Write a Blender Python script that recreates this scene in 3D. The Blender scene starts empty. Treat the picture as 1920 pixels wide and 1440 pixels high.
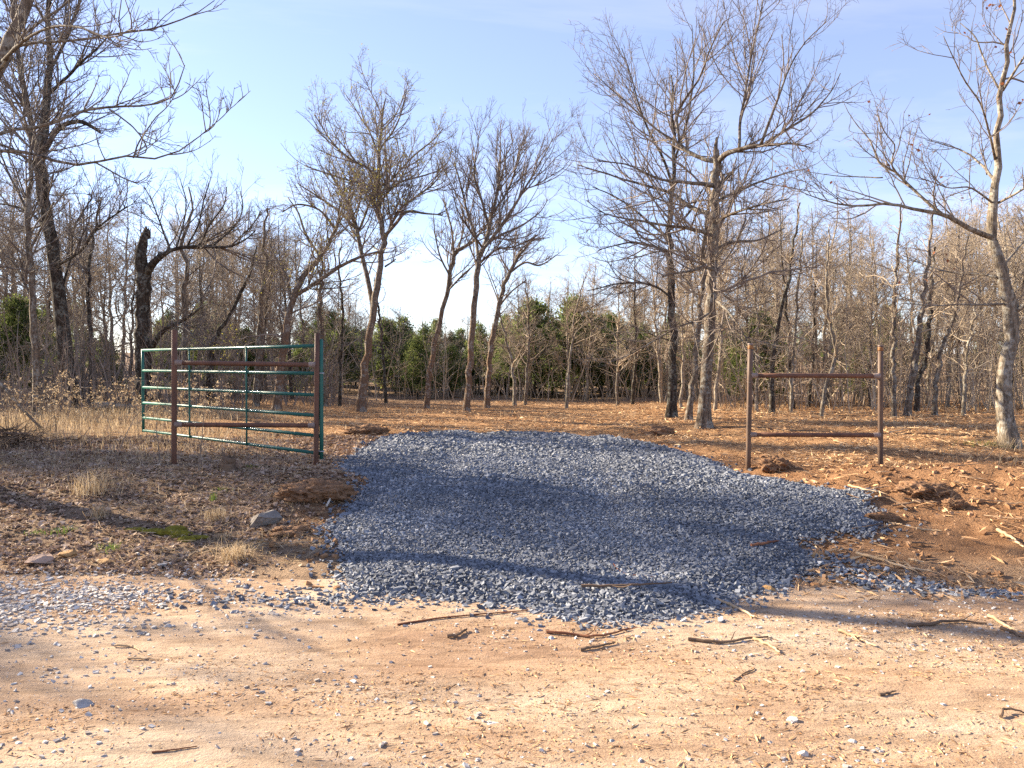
import bpy, math
import numpy as np

rng = np.random.default_rng(20240311)
scene = bpy.context.scene
COL = scene.collection
R = math.radians

# ------------------------------------------------------------------ camera
FPX, PITCH, CAMZ = 1493.0, math.atan(30.0 / 1493.0), 1.5
cam_data = bpy.data.cameras.new("camera")
cam_data.sensor_width = 36.0
cam_data.lens = 28.0
cam_data.clip_start = 0.05
cam_data.clip_end = 3000.0
cam = bpy.data.objects.new("camera", cam_data)
COL.objects.link(cam)
cam.location = (0, 0, CAMZ)
cam.rotation_euler = (math.pi / 2 - PITCH, 0, 0)
scene.camera = cam

# ------------------------------------------------------------------ world, sun, exposure
SUN_AZ, SUN_EL = 63.0, 25.0          # degrees to the left of the view axis, degrees above the horizon
world = bpy.data.worlds.new("World")
scene.world = world
world.use_nodes = True
wn, wl = world.node_tree.nodes, world.node_tree.links
sky = wn.new("ShaderNodeTexSky")
sky.sky_type = 'NISHITA'
sky.sun_disc = False
sky.sun_elevation = R(SUN_EL)
sky.sun_rotation = R(-SUN_AZ)
sky.altitude = 300.0
sky.air_density = 1.0
sky.dust_density = 0.2
sky.ozone_density = 3.0
tc = wn.new("ShaderNodeTexCoord")
sep = wn.new("ShaderNodeSeparateXYZ"); wl.new(tc.outputs['Generated'], sep.inputs[0])
zc = wn.new("ShaderNodeMath"); zc.operation = 'MAXIMUM'; wl.new(sep.outputs['Z'], zc.inputs[0]); zc.inputs[1].default_value = 0.06
dv = wn.new("ShaderNodeVectorMath"); dv.operation = 'DIVIDE'; wl.new(tc.outputs['Generated'], dv.inputs[0])
cmb = wn.new("ShaderNodeCombineXYZ")
for i in range(3): wl.new(zc.outputs[0], cmb.inputs[i])
wl.new(cmb.outputs[0], dv.inputs[1])
mp = wn.new("ShaderNodeMapping"); mp.inputs['Rotation'].default_value = (0, 0, R(35)); mp.inputs['Scale'].default_value = (0.42, 1.0, 1.0)
mp.inputs['Location'].default_value = (2.1, 0.7, 0)
wl.new(dv.outputs[0], mp.inputs[0])
nz = wn.new("ShaderNodeTexNoise"); nz.inputs['Scale'].default_value = 0.9; nz.inputs['Detail'].default_value = 7.0
nz.inputs['Roughness'].default_value = 0.6; nz.inputs['Distortion'].default_value = 0.4
wl.new(mp.outputs[0], nz.inputs['Vector'])
cr = wn.new("ShaderNodeMapRange"); cr.inputs[1].default_value = 0.48; cr.inputs[2].default_value = 0.78
cr.inputs[3].default_value = 0.14; cr.inputs[4].default_value = 0.42
wl.new(nz.outputs[0], cr.inputs[0])
cmix = wn.new("ShaderNodeMix"); cmix.data_type = 'RGBA'
wl.new(cr.outputs[0], cmix.inputs[0]); wl.new(sky.outputs[0], cmix.inputs[6])
cmix.inputs[7].default_value = (5.2, 5.5, 6.1, 1)
tint = wn.new("ShaderNodeMix"); tint.data_type = 'RGBA'; tint.blend_type = 'MULTIPLY'; tint.inputs[0].default_value = 1.0
tint.inputs[7].default_value = (1.04, 0.945, 1.02, 1); wl.new(cmix.outputs[2], tint.inputs[6])
wl.new(tint.outputs[2], wn['Background'].inputs[0])
wn['Background'].inputs[1].default_value = 0.066

sun_data = bpy.data.lights.new("sun", 'SUN')
sun_data.energy = 5.0
sun_data.angle = R(0.6)
sun_data.color = (1.0, 0.84, 0.62)
sun = bpy.data.objects.new("sun", sun_data)
COL.objects.link(sun)
sun.location = (-40, 20, 30)
# a sun lamp shines along its local -Z
sun.rotation_euler = (R(90 - SUN_EL), 0, math.pi + R(SUN_AZ))

vs = scene.view_settings
vs.view_transform = 'Standard'; vs.look = 'None'; vs.gamma = 1.0; vs.use_curve_mapping = False
vs.exposure = 2.0
cy = scene.cycles
cy.max_bounces = 5; cy.diffuse_bounces = 3; cy.glossy_bounces = 2; cy.transparent_max_bounces = 4
cy.use_denoising = False
cy.caustics_reflective = False; cy.caustics_refractive = False

# ------------------------------------------------------------------ small numeric helpers
def sstep(a, b, x):
    t = np.clip((x - a) / (b - a), 0, 1)
    return t * t * (3 - 2 * t)

def _hash(i, j, s):
    v = np.sin(i * 127.1 + j * 311.7 + s * 74.7) * 43758.5453
    return v - np.floor(v)

def vnoise(x, y, s=0):
    xi, yi = np.floor(x), np.floor(y)
    u, v = x - xi, y - yi
    u = u * u * (3 - 2 * u); v = v * v * (3 - 2 * v)
    return ((_hash(xi, yi, s) * (1 - u) + _hash(xi + 1, yi, s) * u) * (1 - v)
            + (_hash(xi, yi + 1, s) * (1 - u) + _hash(xi + 1, yi + 1, s) * u) * v)

def fbm(x, y, o=4, s=0):
    a, t, f = 0.5, 0.0, 1.0
    for k in range(o):
        t = t + a * (vnoise(x * f, y * f, s + k) - 0.5)
        a *= 0.5; f *= 2.03
    return t * 2          # about -1..1

def sdist(poly, x, y):
    """signed distance to a closed polygon, positive inside"""
    x = np.asarray(x, float); y = np.asarray(y, float)
    d = np.full(x.shape, 1e9); ins = np.zeros(x.shape, bool)
    n = len(poly)
    for i in range(n):
        ax, ay = poly[i]; bx, by = poly[(i + 1) % n]
        ex, ey = bx - ax, by - ay
        t = np.clip(((x - ax) * ex + (y - ay) * ey) / (ex * ex + ey * ey + 1e-12), 0, 1)
        d = np.minimum(d, np.hypot(x - ax - t * ex, y - ay - t * ey))
        c = (ay > y) != (by > y)
        xx = ax + (y - ay) / (by - ay + 1e-12) * ex
        ins ^= c & (x < xx)
    return np.where(ins, d, -d)

def unit(v):
    return v / np.maximum(np.linalg.norm(v, axis=-1, keepdims=True), 1e-9)

# a point of the photograph (1920 x 1440) at the forward distance Y
CP, SP = math.cos(PITCH), math.sin(PITCH)
def ray(px, py):
    a, b = (px - 960.0) / FPX, -(py - 720.0) / FPX
    return np.array([a, CP + b * SP, -SP + b * CP])
def at(px, py, Y):
    d = ray(px, py)
    return np.array([0, 0, CAMZ]) + d * (Y / d[1])

# ------------------------------------------------------------------ terrain
def plane_pt(px, py, z):
    d = ray(px, py); t = (z - CAMZ) / d[2]
    return (d[0] * t, d[1] * t)

def road_edge(x):
    return 5.62 - 0.035 * x + 0.22 * fbm(x * 0.5, x * 0 + 3.3, 3, 5) + 0.07 * fbm(x * 3.1, x * 0 + 1.3, 2, 9)

def base_z(x, y):
    b = sstep(5.3, 9.0, y) * (0.345 - 0.075 * sstep(0.0, 3.0, x))
    b = b + 0.09 * sstep(9.5, 16, y) * sstep(0.5, 5, x)
    b = b + 0.17 * sstep(13, 21, y) * sstep(-4.0, -8.0, x)
    b = b + 3.4 * sstep(32, 130, y)
    return b

def drive_z(x, y):
    return 0.025 + 0.31 * sstep(4.7, 9.4, y) + 0.06 * sstep(9, 13, y)

def _dp(px, py):
    # project an outline point of the gravel on to the sloping drive
    z = 0.1
    for _ in range(12):
        X, Y = plane_pt(px, py, z)
        z = float(drive_z(X, Y)) + 0.02
    return (X, Y)
DRIVE_PX = [(648, 1104), (760, 1116), (900, 1122), (1040, 1148), (1150, 1160), (1300, 1152), (1352, 1138), (1400, 1108),
            (1482, 1082), (1545, 1045), (1495, 1008), (1560, 984), (1640, 1000), (1648, 962), (1618, 925), (1530, 908),
            (1402, 884), (1330, 852), (1250, 833), (1150, 816), (1000, 811), (850, 809), (716, 816), (664, 850),
            (632, 878), (690, 905), (650, 955), (606, 985), (642, 1040)]
DRIVE = [_dp(*p) for p in DRIVE_PX]

BUMPS = [(-2.15, 8.25, 0.40, 0.10), (-1.95, 7.5, 0.33, 0.10), (-2.5, 7.2, 0.45, 0.06), (-3.6, 8.3, 0.8, 0.07), (-5.4, 8.0, 0.9, 0.06),
         (3.15, 9.55, 0.27, 0.13), (3.75, 9.2, 0.5, 0.05), (3.9, 8.5, 0.45, 0.13), (4.6, 8.15, 0.5, 0.20), (5.2, 7.8, 0.55, 0.20), (5.9, 7.5, 0.6, 0.2), (6.7, 7.3, 0.8, 0.2), (4.95, 7.1, 0.5, 0.05),
         (3.35, 7.7, 0.3, 0.08), (6.2, 7.0, 0.7, 0.12), (2.05, 14.6, 0.5, 0.12), (-2.5, 13.9, 0.6, 0.12), (-7.3, 9.9, 0.6, 0.12),
         (3.0, 12.0, 0.7, 0.07), (5.2, 11.2, 0.9, 0.09), (0.0, 16.5, 1.2, 0.05), (-4.0, 15.2, 1.1, 0.06), (4.5, 15.5, 1.2, 0.08), (7.5, 14.0, 1.2, 0.08),
         (-1.62, 6.35, 0.3, 0.04)]

def parts_of(x, y):
    """height of the finished surface, how far inside the gravel, how far inside the road"""
    sd = sdist(DRIVE, x, y) + 0.07 * fbm(x * 2.3, y * 2.3, 3, 21)
    m = sstep(-0.12, 0.30, sd)
    re = road_edge(x) - y
    road = sstep(-0.1, 0.25, re)
    off = 1 - road
    h = base_z(x, y)
    for bx, by, r, a in BUMPS:
        h = h + a * np.exp(-((x - bx) ** 2 + (y - by) ** 2) / (r * r)) * off
    near = 1 - sstep(30, 60, y)
    h = h + off * (0.06 * np.abs(fbm(x * 3.1 + 7, y * 3.1, 3, 15)) + 0.04 * fbm(x * 6.5, y * 6.5, 2, 16)) * sstep(2.4, 4.0, x) * sstep(10.5, 8.5, y) * sstep(5.6, 6.6, y)
    h = h + off * near * (0.05 * fbm(x * 0.55, y * 0.55, 3, 1) + 0.032 * fbm(x * 2.4, y * 2.4, 3, 2) + 0.018 * fbm(x * 8, y * 8, 2, 3))
    h = h + road * (0.030 * fbm(x * 0.35, y * 1.5, 3, 4) + 0.010 * fbm(x * 2.5, y * 5, 3, 6) - 0.02 * np.exp(-((y - 4.1) / 0.25) ** 2) - 0.02 * np.exp(-((y - 2.5) / 0.25) ** 2))
    zd = drive_z(x, y) + 0.045 * sstep(0.0, 0.45, sd) + 0.018 * fbm(x * 1.1, y * 0.8, 3, 11) + 0.008 * fbm(x * 5, y * 5, 2, 12)
    for rx in (-0.75, 0.95):          # wheel tracks pressed into the stone
        cx = rx + 0.12 * (y - 8) * 0.4
        zd = zd - 0.034 * np.exp(-((x - cx) / 0.20) ** 2) * sstep(5, 7, y)
    return h * (1 - m) + zd * m, sd, re

def S(x, y):
    return parts_of(np.asarray(x, float), np.asarray(y, float))[0]

def ground_at(px, py):
    d = ray(px, py)
    lo, hi = 2.0, 90.0
    t = np.linspace(lo, hi, 4000)
    P = np.array([0, 0, CAMZ]) + d[None] * t[:, None]
    below = P[:, 2] < S(P[:, 0], P[:, 1])
    k = int(np.argmax(below)) if below.any() else len(t) - 1
    return P[k]

# ------------------------------------------------------------------ mesh and object helpers
def mesh_np(name, V, faces, mat, smooth=False, attrs=None):
    """faces: list of integer arrays, each (M, k)"""
    me = bpy.data.meshes.new(name)
    V = np.ascontiguousarray(V, np.float32).reshape(-1, 3)
    if not isinstance(faces, (list, tuple)): faces = [faces]
    faces = [np.asarray(f, np.int32) for f in faces if len(f)]
    me.vertices.add(len(V)); me.vertices.foreach_set("co", V.ravel())
    idx = np.concatenate([f.ravel() for f in faces])
    tot = np.concatenate([np.full(len(f), f.shape[1], np.int32) for f in faces])
    st = np.concatenate([[0], np.cumsum(tot)[:-1]]).astype(np.int32)
    me.loops.add(len(idx)); me.loops.foreach_set("vertex_index", idx)
    me.polygons.add(len(tot)); me.polygons.foreach_set("loop_start", st)
    me.polygons.foreach_set("use_smooth", np.full(len(tot), bool(smooth)))
    for k, a in (attrs or {}).items():
        at_ = me.attributes.new(k, 'FLOAT', 'POINT')
        at_.data.foreach_set("value", np.ascontiguousarray(a, np.float32))
    me.update(calc_edges=True)
    if mat: me.materials.append(mat)
    return me

def obj(name, me, parent=None, loc=None):
    o = bpy.data.objects.new(name, me)
    COL.objects.link(o)
    if parent: o.parent = parent
    if loc is not None: o.location = loc
    return o

def tag(o, label=None, cat=None, group=None, kind=None):
    if label: o["label"] = label
    if cat: o["category"] = cat
    if group: o["group"] = group
    if kind: o["kind"] = kind
    return o

def thing(name, label, cat, loc=(0, 0, 0), group=None):
    return tag(obj(name, None, None, loc), label, cat, group)

def copy_tree(o, parent=None):
    c = o.copy(); COL.objects.link(c)
    if parent: c.parent = parent
    for ch in list(o.children): copy_tree(ch, c)
    return c

class Acc:
    """collects vertex and face blocks for one mesh"""
    def __init__(s): s.V, s.F, s.n, s.A = [], {}, 0, []
    def add(s, V, F, a=None):
        V = np.asarray(V, float).reshape(-1, 3); F = np.asarray(F)
        s.V.append(V); s.F.setdefault(F.shape[1], []).append(F + s.n); s.n += len(V)
        s.A.append(np.broadcast_to(np.asarray(0.5 if a is None else a, float), (len(V),)))
    def mesh(s, name, mat, smooth=False):
        return mesh_np(name, np.concatenate(s.V), [np.concatenate(f) for f in s.F.values()], mat, smooth, {"rnd": np.concatenate(s.A)})

def tubes(P, Rd, k, cap=False):
    """P (N,m,3) paths, Rd (N,m) radii -> verts, quads (+ caps as k-gons)"""
    N, m, _ = P.shape
    T = unit(np.gradient(P, axis=1))
    main = unit(P[:, -1] - P[:, 0] + 1e-6)
    ref = np.where((np.abs(main[:, 2:3]) > 0.8), np.array([[1.0, 0.13, 0.0]]), np.array([[0.1, 0.0, 1.0]]))
    U = unit(np.cross(T, ref[:, None, :])); W = np.cross(T, U)
    a = np.arange(k) * 2 * np.pi / k
    V = P[:, :, None, :] + Rd[:, :, None, None] * (np.cos(a)[None, None, :, None] * U[:, :, None, :] + np.sin(a)[None, None, :, None] * W[:, :, None, :])
    b = (np.arange(N)[:, None, None] * m + np.arange(m - 1)[None, :, None]) * k
    j = np.arange(k)[None, None, :]; j2 = (j + 1) % k
    F = np.stack([b + j, b + j2, b + k + j2, b + k + j], -1).reshape(-1, 4)
    caps = None
    if cap:
        c0 = (np.arange(N)[:, None] * m * k) + np.arange(k)[None, ::-1]
        c1 = (np.arange(N)[:, None] * m * k) + (m - 1) * k + np.arange(k)[None, :]
        caps = np.concatenate([c0, c1])
    return V.reshape(-1, 3), F, caps

def tube_mesh(name, pts, rad, k, mat, cap=True, smooth=True):
    P = np.asarray(pts, float)[None]; Rr = np.broadcast_to(np.asarray(rad, float), (len(pts),))[None]
    V, F, C = tubes(P, Rr, k, cap)
    me = mesh_np(name, V, [F] + ([C] if cap else []), mat, smooth)
    if cap:
        sm = np.full(len(me.polygons), smooth); sm[-2:] = False
        me.polygons.foreach_set("use_smooth", sm)
    return me

def resample(pts, n):
    """smooth (Catmull-Rom) resampling of a polyline with any number of columns"""
    pts = np.asarray(pts, float)
    q = np.concatenate([[2 * pts[0] - pts[1]], pts, [2 * pts[-1] - pts[-2]]])
    d = np.concatenate([[0], np.cumsum(np.linalg.norm(np.diff(pts[:, :3], axis=0), axis=1))])
    t = np.linspace(0, d[-1], n); i = np.clip(np.searchsorted(d, t, side='right') - 1, 0, len(pts) - 2)
    u = ((t - d[i]) / (d[i + 1] - d[i] + 1e-9))[:, None]
    p0, p1, p2, p3 = q[i], q[i + 1], q[i + 2], q[i + 3]
    return 0.5 * (2 * p1 + (p2 - p0) * u + (2 * p0 - 5 * p1 + 4 * p2 - p3) * u ** 2 + (3 * p1 - p0 - 3 * p2 + p3) * u ** 3)

# ------------------------------------------------------------------ materials
def mat_new(name, rough=0.9, spec=0.2):
    m = bpy.data.materials.new(name); m.use_nodes = True
    b = m.node_tree.nodes['Principled BSDF']
    b.inputs['Roughness'].default_value = rough
    b.inputs['Specular IOR Level'].default_value = spec
    return m, m.node_tree.nodes, m.node_tree.links, b

def nd(n, t, **k):
    x = n.new(t)
    for a, v in k.items(): setattr(x, a, v)
    return x

def noise(n, l, vec, scale, detail=4, rough=0.55, dist=0.0):
    t = n.new("ShaderNodeTexNoise")
    t.inputs['Scale'].default_value = scale; t.inputs['Detail'].default_value = detail
    t.inputs['Roughness'].default_value = rough; t.inputs['Distortion'].default_value = dist
    if vec: l.new(vec, t.inputs['Vector'])
    return t.outputs[0]

def ramp(n, l, fac, stops):
    r = n.new("ShaderNodeValToRGB"); e = r.color_ramp.elements
    while len(e) < len(stops): e.new(0.5)
    for k, (p, c) in enumerate(stops):
        e[k].position = p; e[k].color = tuple(c) + (1,) if len(c) == 3 else c
    l.new(fac, r.inputs[0])
    return r.outputs[0]

def mixc(n, l, fac, a, b, mode='MIX'):
    x = n.new("ShaderNodeMix"); x.data_type = 'RGBA'; x.blend_type = mode
    for s, v in ((0, fac), (6, a), (7, b)):
        if isinstance(v, (int, float)): x.inputs[s].default_value = v
        elif isinstance(v, tuple): x.inputs[s].default_value = v + (1,) if len(v) == 3 else v
        else: l.new(v, x.inputs[s])
    return x.outputs[2]

def bump(n, l, b, h, strength, dist):
    x = n.new("ShaderNodeBump"); x.inputs['Strength'].default_value = strength; x.inputs['Distance'].default_value = dist
    l.new(h, x.inputs['Height']); l.new(x.outputs[0], b.inputs['Normal'])
    return x

def gsc(v): return (v[0], v[1], v[2])

def bark(name, dark, mid, lichen, amount=0.5, ridge=1.0, lower=None, lower_z=(1.2, 3.2)):
    m, n, l, b = mat_new(name, 0.95, 0.1)
    t = n.new("ShaderNodeTexCoord")
    mp_ = n.new("ShaderNodeMapping"); mp_.inputs['Scale'].default_value = (1, 1, 0.22); l.new(t.outputs['Object'], mp_.inputs[0])
    n1 = noise(n, l, mp_.outputs[0], 26 * ridge, 5, 0.65, 0.6)
    n2 = noise(n, l, t.outputs['Object'], 5.0, 5, 0.6)
    n3 = noise(n, l, t.outputs['Object'], 17.0, 4, 0.6)
    c = ramp(n, l, n1, [(0.32, dark), (0.62, mid)])
    if lower:
        s_ = n.new("ShaderNodeSeparateXYZ"); l.new(t.outputs['Object'], s_.inputs[0])
        ad = nd(n, "ShaderNodeMath", operation='MULTIPLY_ADD'); l.new(n2, ad.inputs[0]); ad.inputs[1].default_value = 2.4
        l.new(s_.outputs['Z'], ad.inputs[2])
        mr = n.new("ShaderNodeMapRange"); mr.inputs[1].default_value = lower_z[0] + 1.2; mr.inputs[2].default_value = lower_z[1] + 1.2
        mr.inputs[3].default_value = 0.85; mr.inputs[4].default_value = 0.0
        l.new(ad.outputs[0], mr.inputs[0])
        c = mixc(n, l, mr.outputs[0], c, mixc(n, l, n1, gsc(tuple(0.55 * v for v in lower)), lower))
    mm = nd(n, "ShaderNodeMath", operation='MULTIPLY'); l.new(n2, mm.inputs[0]); l.new(n3, mm.inputs[1])
    lf = ramp(n, l, mm.outputs[0], [(0.29 - 0.09 * amount, (0, 0, 0)), (0.36 - 0.07 * amount, (amount, amount, amount))])
    c = mixc(n, l, lf, c, lichen)
    l.new(c, b.inputs['Base Color'])
    bump(n, l, b, n1, 0.9, 0.03)
    return m

def flat_var(name, stops, rough=0.9, spec=0.15, attr="rnd", nscale=None, trans=None):
    """colour from a per-piece random value, with a little noise"""
    m, n, l, b = mat_new(name, rough, spec)
    a = n.new("ShaderNodeAttribute"); a.attribute_name = attr
    f = a.outputs['Fac']
    c = ramp(n, l, f, stops)
    if nscale:
        t = n.new("ShaderNodeTexCoord")
        nn = noise(n, l, t.outputs['Object'], nscale, 3)
        c = mixc(n, l, 0.5, c, ramp(n, l, nn, [(0.3, (0.45, 0.45, 0.45)), (0.7, (1, 1, 1))]), 'MULTIPLY')
        c = mixc(n, l, 0.35, c, mixc(n, l, 1.0, c, (1.6, 1.6, 1.6), 'MULTIPLY'))
    l.new(c, b.inputs['Base Color'])
    return m

M = {}
M['oak'] = bark('bark_oak', (0.035, 0.028, 0.022), (0.19, 0.15, 0.115), (0.33, 0.33, 0.30), 0.55)
M['oak_dark'] = bark('bark_oak_dark', (0.012, 0.010, 0.008), (0.075, 0.06, 0.048), (0.26, 0.27, 0.24), 0.45)
M['oak_pale'] = bark('bark_oak_pale', (0.05, 0.04, 0.03), (0.24, 0.20, 0.155), (0.38, 0.37, 0.33), 0.6)
M['oak_brown'] = bark('bark_oak_brown', (0.05, 0.038, 0.03), (0.20, 0.165, 0.135), (0.34, 0.33, 0.30), 0.5, lower=(0.20, 0.125, 0.08))
M['bg'] = bark('bark_background', (0.10, 0.08, 0.06), (0.32, 0.265, 0.20), (0.42, 0.40, 0.35), 0.55, 0.8)
def twig_mat(name, c1, c2):
    m, n, l, b = mat_new(name, 0.85, 0.15)
    t = n.new("ShaderNodeTexCoord")
    l.new(mixc(n, l, ramp(n, l, noise(n, l, t.outputs['Object'], 2.5, 2), [(0.35, (0, 0, 0)), (0.65, (1, 1, 1))]), c1, c2), b.inputs['Base Color'])
    return m
M['twig'] = twig_mat('twig_grey_brown', (0.14, 0.115, 0.10), (0.25, 0.21, 0.18))
M['twig_dark'] = twig_mat('twig_dark', (0.10, 0.085, 0.078), (0.20, 0.175, 0.155))
M['twig_warm'] = twig_mat('twig_warm', (0.24, 0.19, 0.14), (0.42, 0.345, 0.26))
M['twig_pale'] = twig_mat('twig_pale', (0.25, 0.205, 0.155), (0.40, 0.34, 0.26))

def leafy(name, stops, tr=0.3):
    m, n, l, b = mat_new(name, 0.8, 0.15)
    a = n.new("ShaderNodeAttribute"); a.attribute_name = "rnd"
    c = ramp(n, l, a.outputs['Fac'], stops)
    l.new(c, b.inputs['Base Color'])
    ts = n.new("ShaderNodeBsdfTranslucent"); l.new(c, ts.inputs[0])
    mx = n.new("ShaderNodeMixShader"); mx.inputs[0].default_value = tr
    l.new(b.outputs[0], mx.inputs[1]); l.new(ts.outputs[0], mx.inputs[2])
    l.new(mx.outputs[0], n['Material Output'].inputs[0])
    return m
M['bud'] = leafy('spring_buds', [(0, (0.26, 0.25, 0.05)), (1, (0.50, 0.46, 0.10))])
M['deadleaf'] = leafy('dead_leaf', [(0, (0.16, 0.05, 0.025)), (1, (0.32, 0.12, 0.05))])
M['cedar'] = leafy('cedar_foliage', [(0, (0.07, 0.10, 0.032)), (0.55, (0.145, 0.185, 0.06)), (1, (0.26, 0.28, 0.10))], 0.5)
M['litter'] = leafy('leaf_litter', [(0, (0.14, 0.09, 0.065)), (0.4, (0.29, 0.20, 0.145)), (0.8, (0.43, 0.325, 0.25)), (1, (0.56, 0.47, 0.39))], 0.15)
M['straw'] = leafy('straw', [(0, (0.30, 0.21, 0.12)), (0.6, (0.50, 0.385, 0.24)), (1, (0.64, 0.53, 0.37))], 0.3)
M['grass'] = leafy('green_grass', [(0, (0.08, 0.14, 0.02)), (1, (0.20, 0.30, 0.05))], 0.3)
M['chips'] = flat_var('wood_chips', [(0, (0.18, 0.095, 0.05)), (0.3, (0.38, 0.22, 0.115)), (0.7, (0.56, 0.37, 0.20)), (1, (0.70, 0.54, 0.34))], 0.9, 0.1)
M['gravel'] = flat_var('crushed_stone', [(0, (0.055, 0.062, 0.078)), (0.45, (0.13, 0.144, 0.172)), (0.85, (0.25, 0.268, 0.30)), (1, (0.48, 0.48, 0.48))], 0.75, 0.3, nscale=60)
M['pale_gravel'] = flat_var('road_gravel', [(0, (0.22, 0.18, 0.15)), (0.4, (0.36, 0.32, 0.29)), (0.75, (0.46, 0.44, 0.42)), (1, (0.66, 0.62, 0.56))], 0.85, 0.2, nscale=60)

def stone_mat(name, a_, b_, sc=9):
    m, n, l, b = mat_new(name, 0.9, 0.2)
    t = n.new("ShaderNodeTexCoord")
    nn = noise(n, l, t.outputs['Object'], sc, 6, 0.65)
    l.new(ramp(n, l, nn, [(0.3, a_), (0.7, b_)]), b.inputs['Base Color'])
    bump(n, l, b, noise(n, l, t.outputs['Object'], sc * 4, 5, 0.7), 0.6, 0.02)
    return m
M['stone_pale'] = stone_mat('pale_limestone', (0.42, 0.39, 0.35), (0.66, 0.62, 0.56))
M['stone_grey'] = stone_mat('grey_limestone', (0.24, 0.23, 0.22), (0.46, 0.44, 0.42))
M['stone_dull'] = stone_mat('dull_sandstone', (0.13, 0.11, 0.095), (0.27, 0.245, 0.22))
M['stone_pink'] = stone_mat('pink_sandstone', (0.26, 0.17, 0.13), (0.45, 0.33, 0.26))
M['stone_tan'] = stone_mat('tan_sandstone', (0.27, 0.15, 0.06), (0.48, 0.30, 0.14))
M['clod'] = stone_mat('dirt_clod', (0.12, 0.065, 0.036), (0.30, 0.175, 0.10), 14)
M['moss'] = stone_mat('moss_cushion', (0.085, 0.075, 0.012), (0.27, 0.225, 0.02), 30)

def ground_mat():
    m, n, l, b = mat_new('ground_soil', 0.97, 0.05)
    t = n.new("ShaderNodeTexCoord"); o = t.outputs['Object']
    big = noise(n, l, o, 0.9, 5, 0.6); mid_ = noise(n, l, o, 6, 6, 0.65, 0.5); fine = noise(n, l, o, 45, 5, 0.7)
    def attr(k):
        a = n.new("ShaderNodeAttribute"); a.attribute_name = k
        return a.outputs['Fac']
    floor_ = ramp(n, l, mid_, [(0.3, (0.17, 0.115, 0.08)), (0.7, (0.35, 0.26, 0.185))])
    mulch = ramp(n, l, mid_, [(0.28, (0.22, 0.12, 0.065)), (0.52, (0.39, 0.235, 0.125)), (0.75, (0.52, 0.345, 0.20))])
    red = ramp(n, l, mid_, [(0.3, (0.22, 0.115, 0.06)), (0.7, (0.40, 0.235, 0.13))])
    sand = ramp(n, l, mid_, [(0.3, (0.30, 0.205, 0.135)), (0.7, (0.46, 0.335, 0.225))])
    c = mixc(n, l, attr("w_mulch"), floor_, mulch)
    c = mixc(n, l, attr("w_red"), c, red)
    c = mixc(n, l, attr("w_sand"), c, sand)
    c = mixc(n, l, 0.55, c, ramp(n, l, fine, [(0.35, (0.5, 0.48, 0.46)), (0.68, (1.15, 1.12, 1.08))]), 'MULTIPLY')
    l.new(c, b.inputs['Base Color'])
    ad = nd(n, "ShaderNodeMath", operation='ADD'); l.new(mid_, ad.inputs[0]); l.new(fine, ad.inputs[1])
    bump(n, l, b, ad.outputs[0], 0.9, 0.05)
    return m
M['ground'] = ground_mat()

def road_mat():
    m, n, l, b = mat_new('dirt_road', 0.95, 0.08)
    t = n.new("ShaderNodeTexCoord"); o = t.outputs['Object']
    mp_ = n.new("ShaderNodeMapping"); mp_.inputs['Scale'].default_value = (0.45, 1.2, 1); l.new(o, mp_.inputs[0])
    big = noise(n, l, mp_.outputs[0], 1.1, 5, 0.6, 0.5); mid_ = noise(n, l, mp_.outputs[0], 8, 6, 0.7, 0.3); fine = noise(n, l, o, 80, 4, 0.7)
    c = ramp(n, l, big, [(0.30, (0.29, 0.19, 0.125)), (0.45, (0.385, 0.272, 0.182)), (0.57, (0.435, 0.33, 0.235)), (0.72, (0.45, 0.38, 0.30))])
    c = mixc(n, l, 0.6, c, ramp(n, l, mid_, [(0.34, (0.45, 0.40, 0.36)), (0.56, (1.08, 1.07, 1.06))]), 'MULTIPLY')
    v = n.new("ShaderNodeTexVoronoi"); v.inputs['Scale'].default_value = 38; l.new(o, v.inputs['Vector'])
    grit = ramp(n, l, v.outputs['Distance'], [(0.10, (1, 1, 1)), (0.22, (0, 0, 0))])
    gm = nd(n, "ShaderNodeMath", operation='MULTIPLY'); l.new(grit, gm.inputs[0]); l.new(ramp(n, l, mid_, [(0.45, (0, 0, 0)), (0.7, (0.7, 0.7, 0.7))]), gm.inputs[1])
    c = mixc(n, l, gm.outputs[0], c, mixc(n, l, v.outputs['Color'], (0.30, 0.24, 0.20), (0.62, 0.58, 0.54)))
    c = mixc(n, l, 0.35, c, ramp(n, l, fine, [(0.32, (0.62, 0.58, 0.54)), (0.62, (1.08, 1.08, 1.08))]), 'MULTIPLY')
    l.new(c, b.inputs['Base Color'])
    ad = nd(n, "ShaderNodeMath", operation='MULTIPLY_ADD'); l.new(fine, ad.inputs[0]); ad.inputs[1].default_value = 0.25; l.new(mid_, ad.inputs[2])
    bump(n, l, b, ad.outputs[0], 0.7, 0.03)
    return m
M['road'] = road_mat()

def drive_mat():
    m, n, l, b = mat_new('stone_dust', 0.95, 0.1)
    t = n.new("ShaderNodeTexCoord"); o = t.outputs['Object']
    f = noise(n, l, o, 55, 4, 0.7); g = noise(n, l, o, 1.6, 4)
    c = ramp(n, l, f, [(0.35, (0.05, 0.055, 0.065)), (0.65, (0.20, 0.21, 0.23))])
    c = mixc(n, l, ramp(n, l, g, [(0.5, (0, 0, 0)), (0.75, (0.5, 0.5, 0.5))]), c, (0.30, 0.28, 0.26))
    l.new(c, b.inputs['Base Color']); bump(n, l, b, f, 0.8, 0.02)
    return m
M['drive'] = drive_mat()

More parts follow.
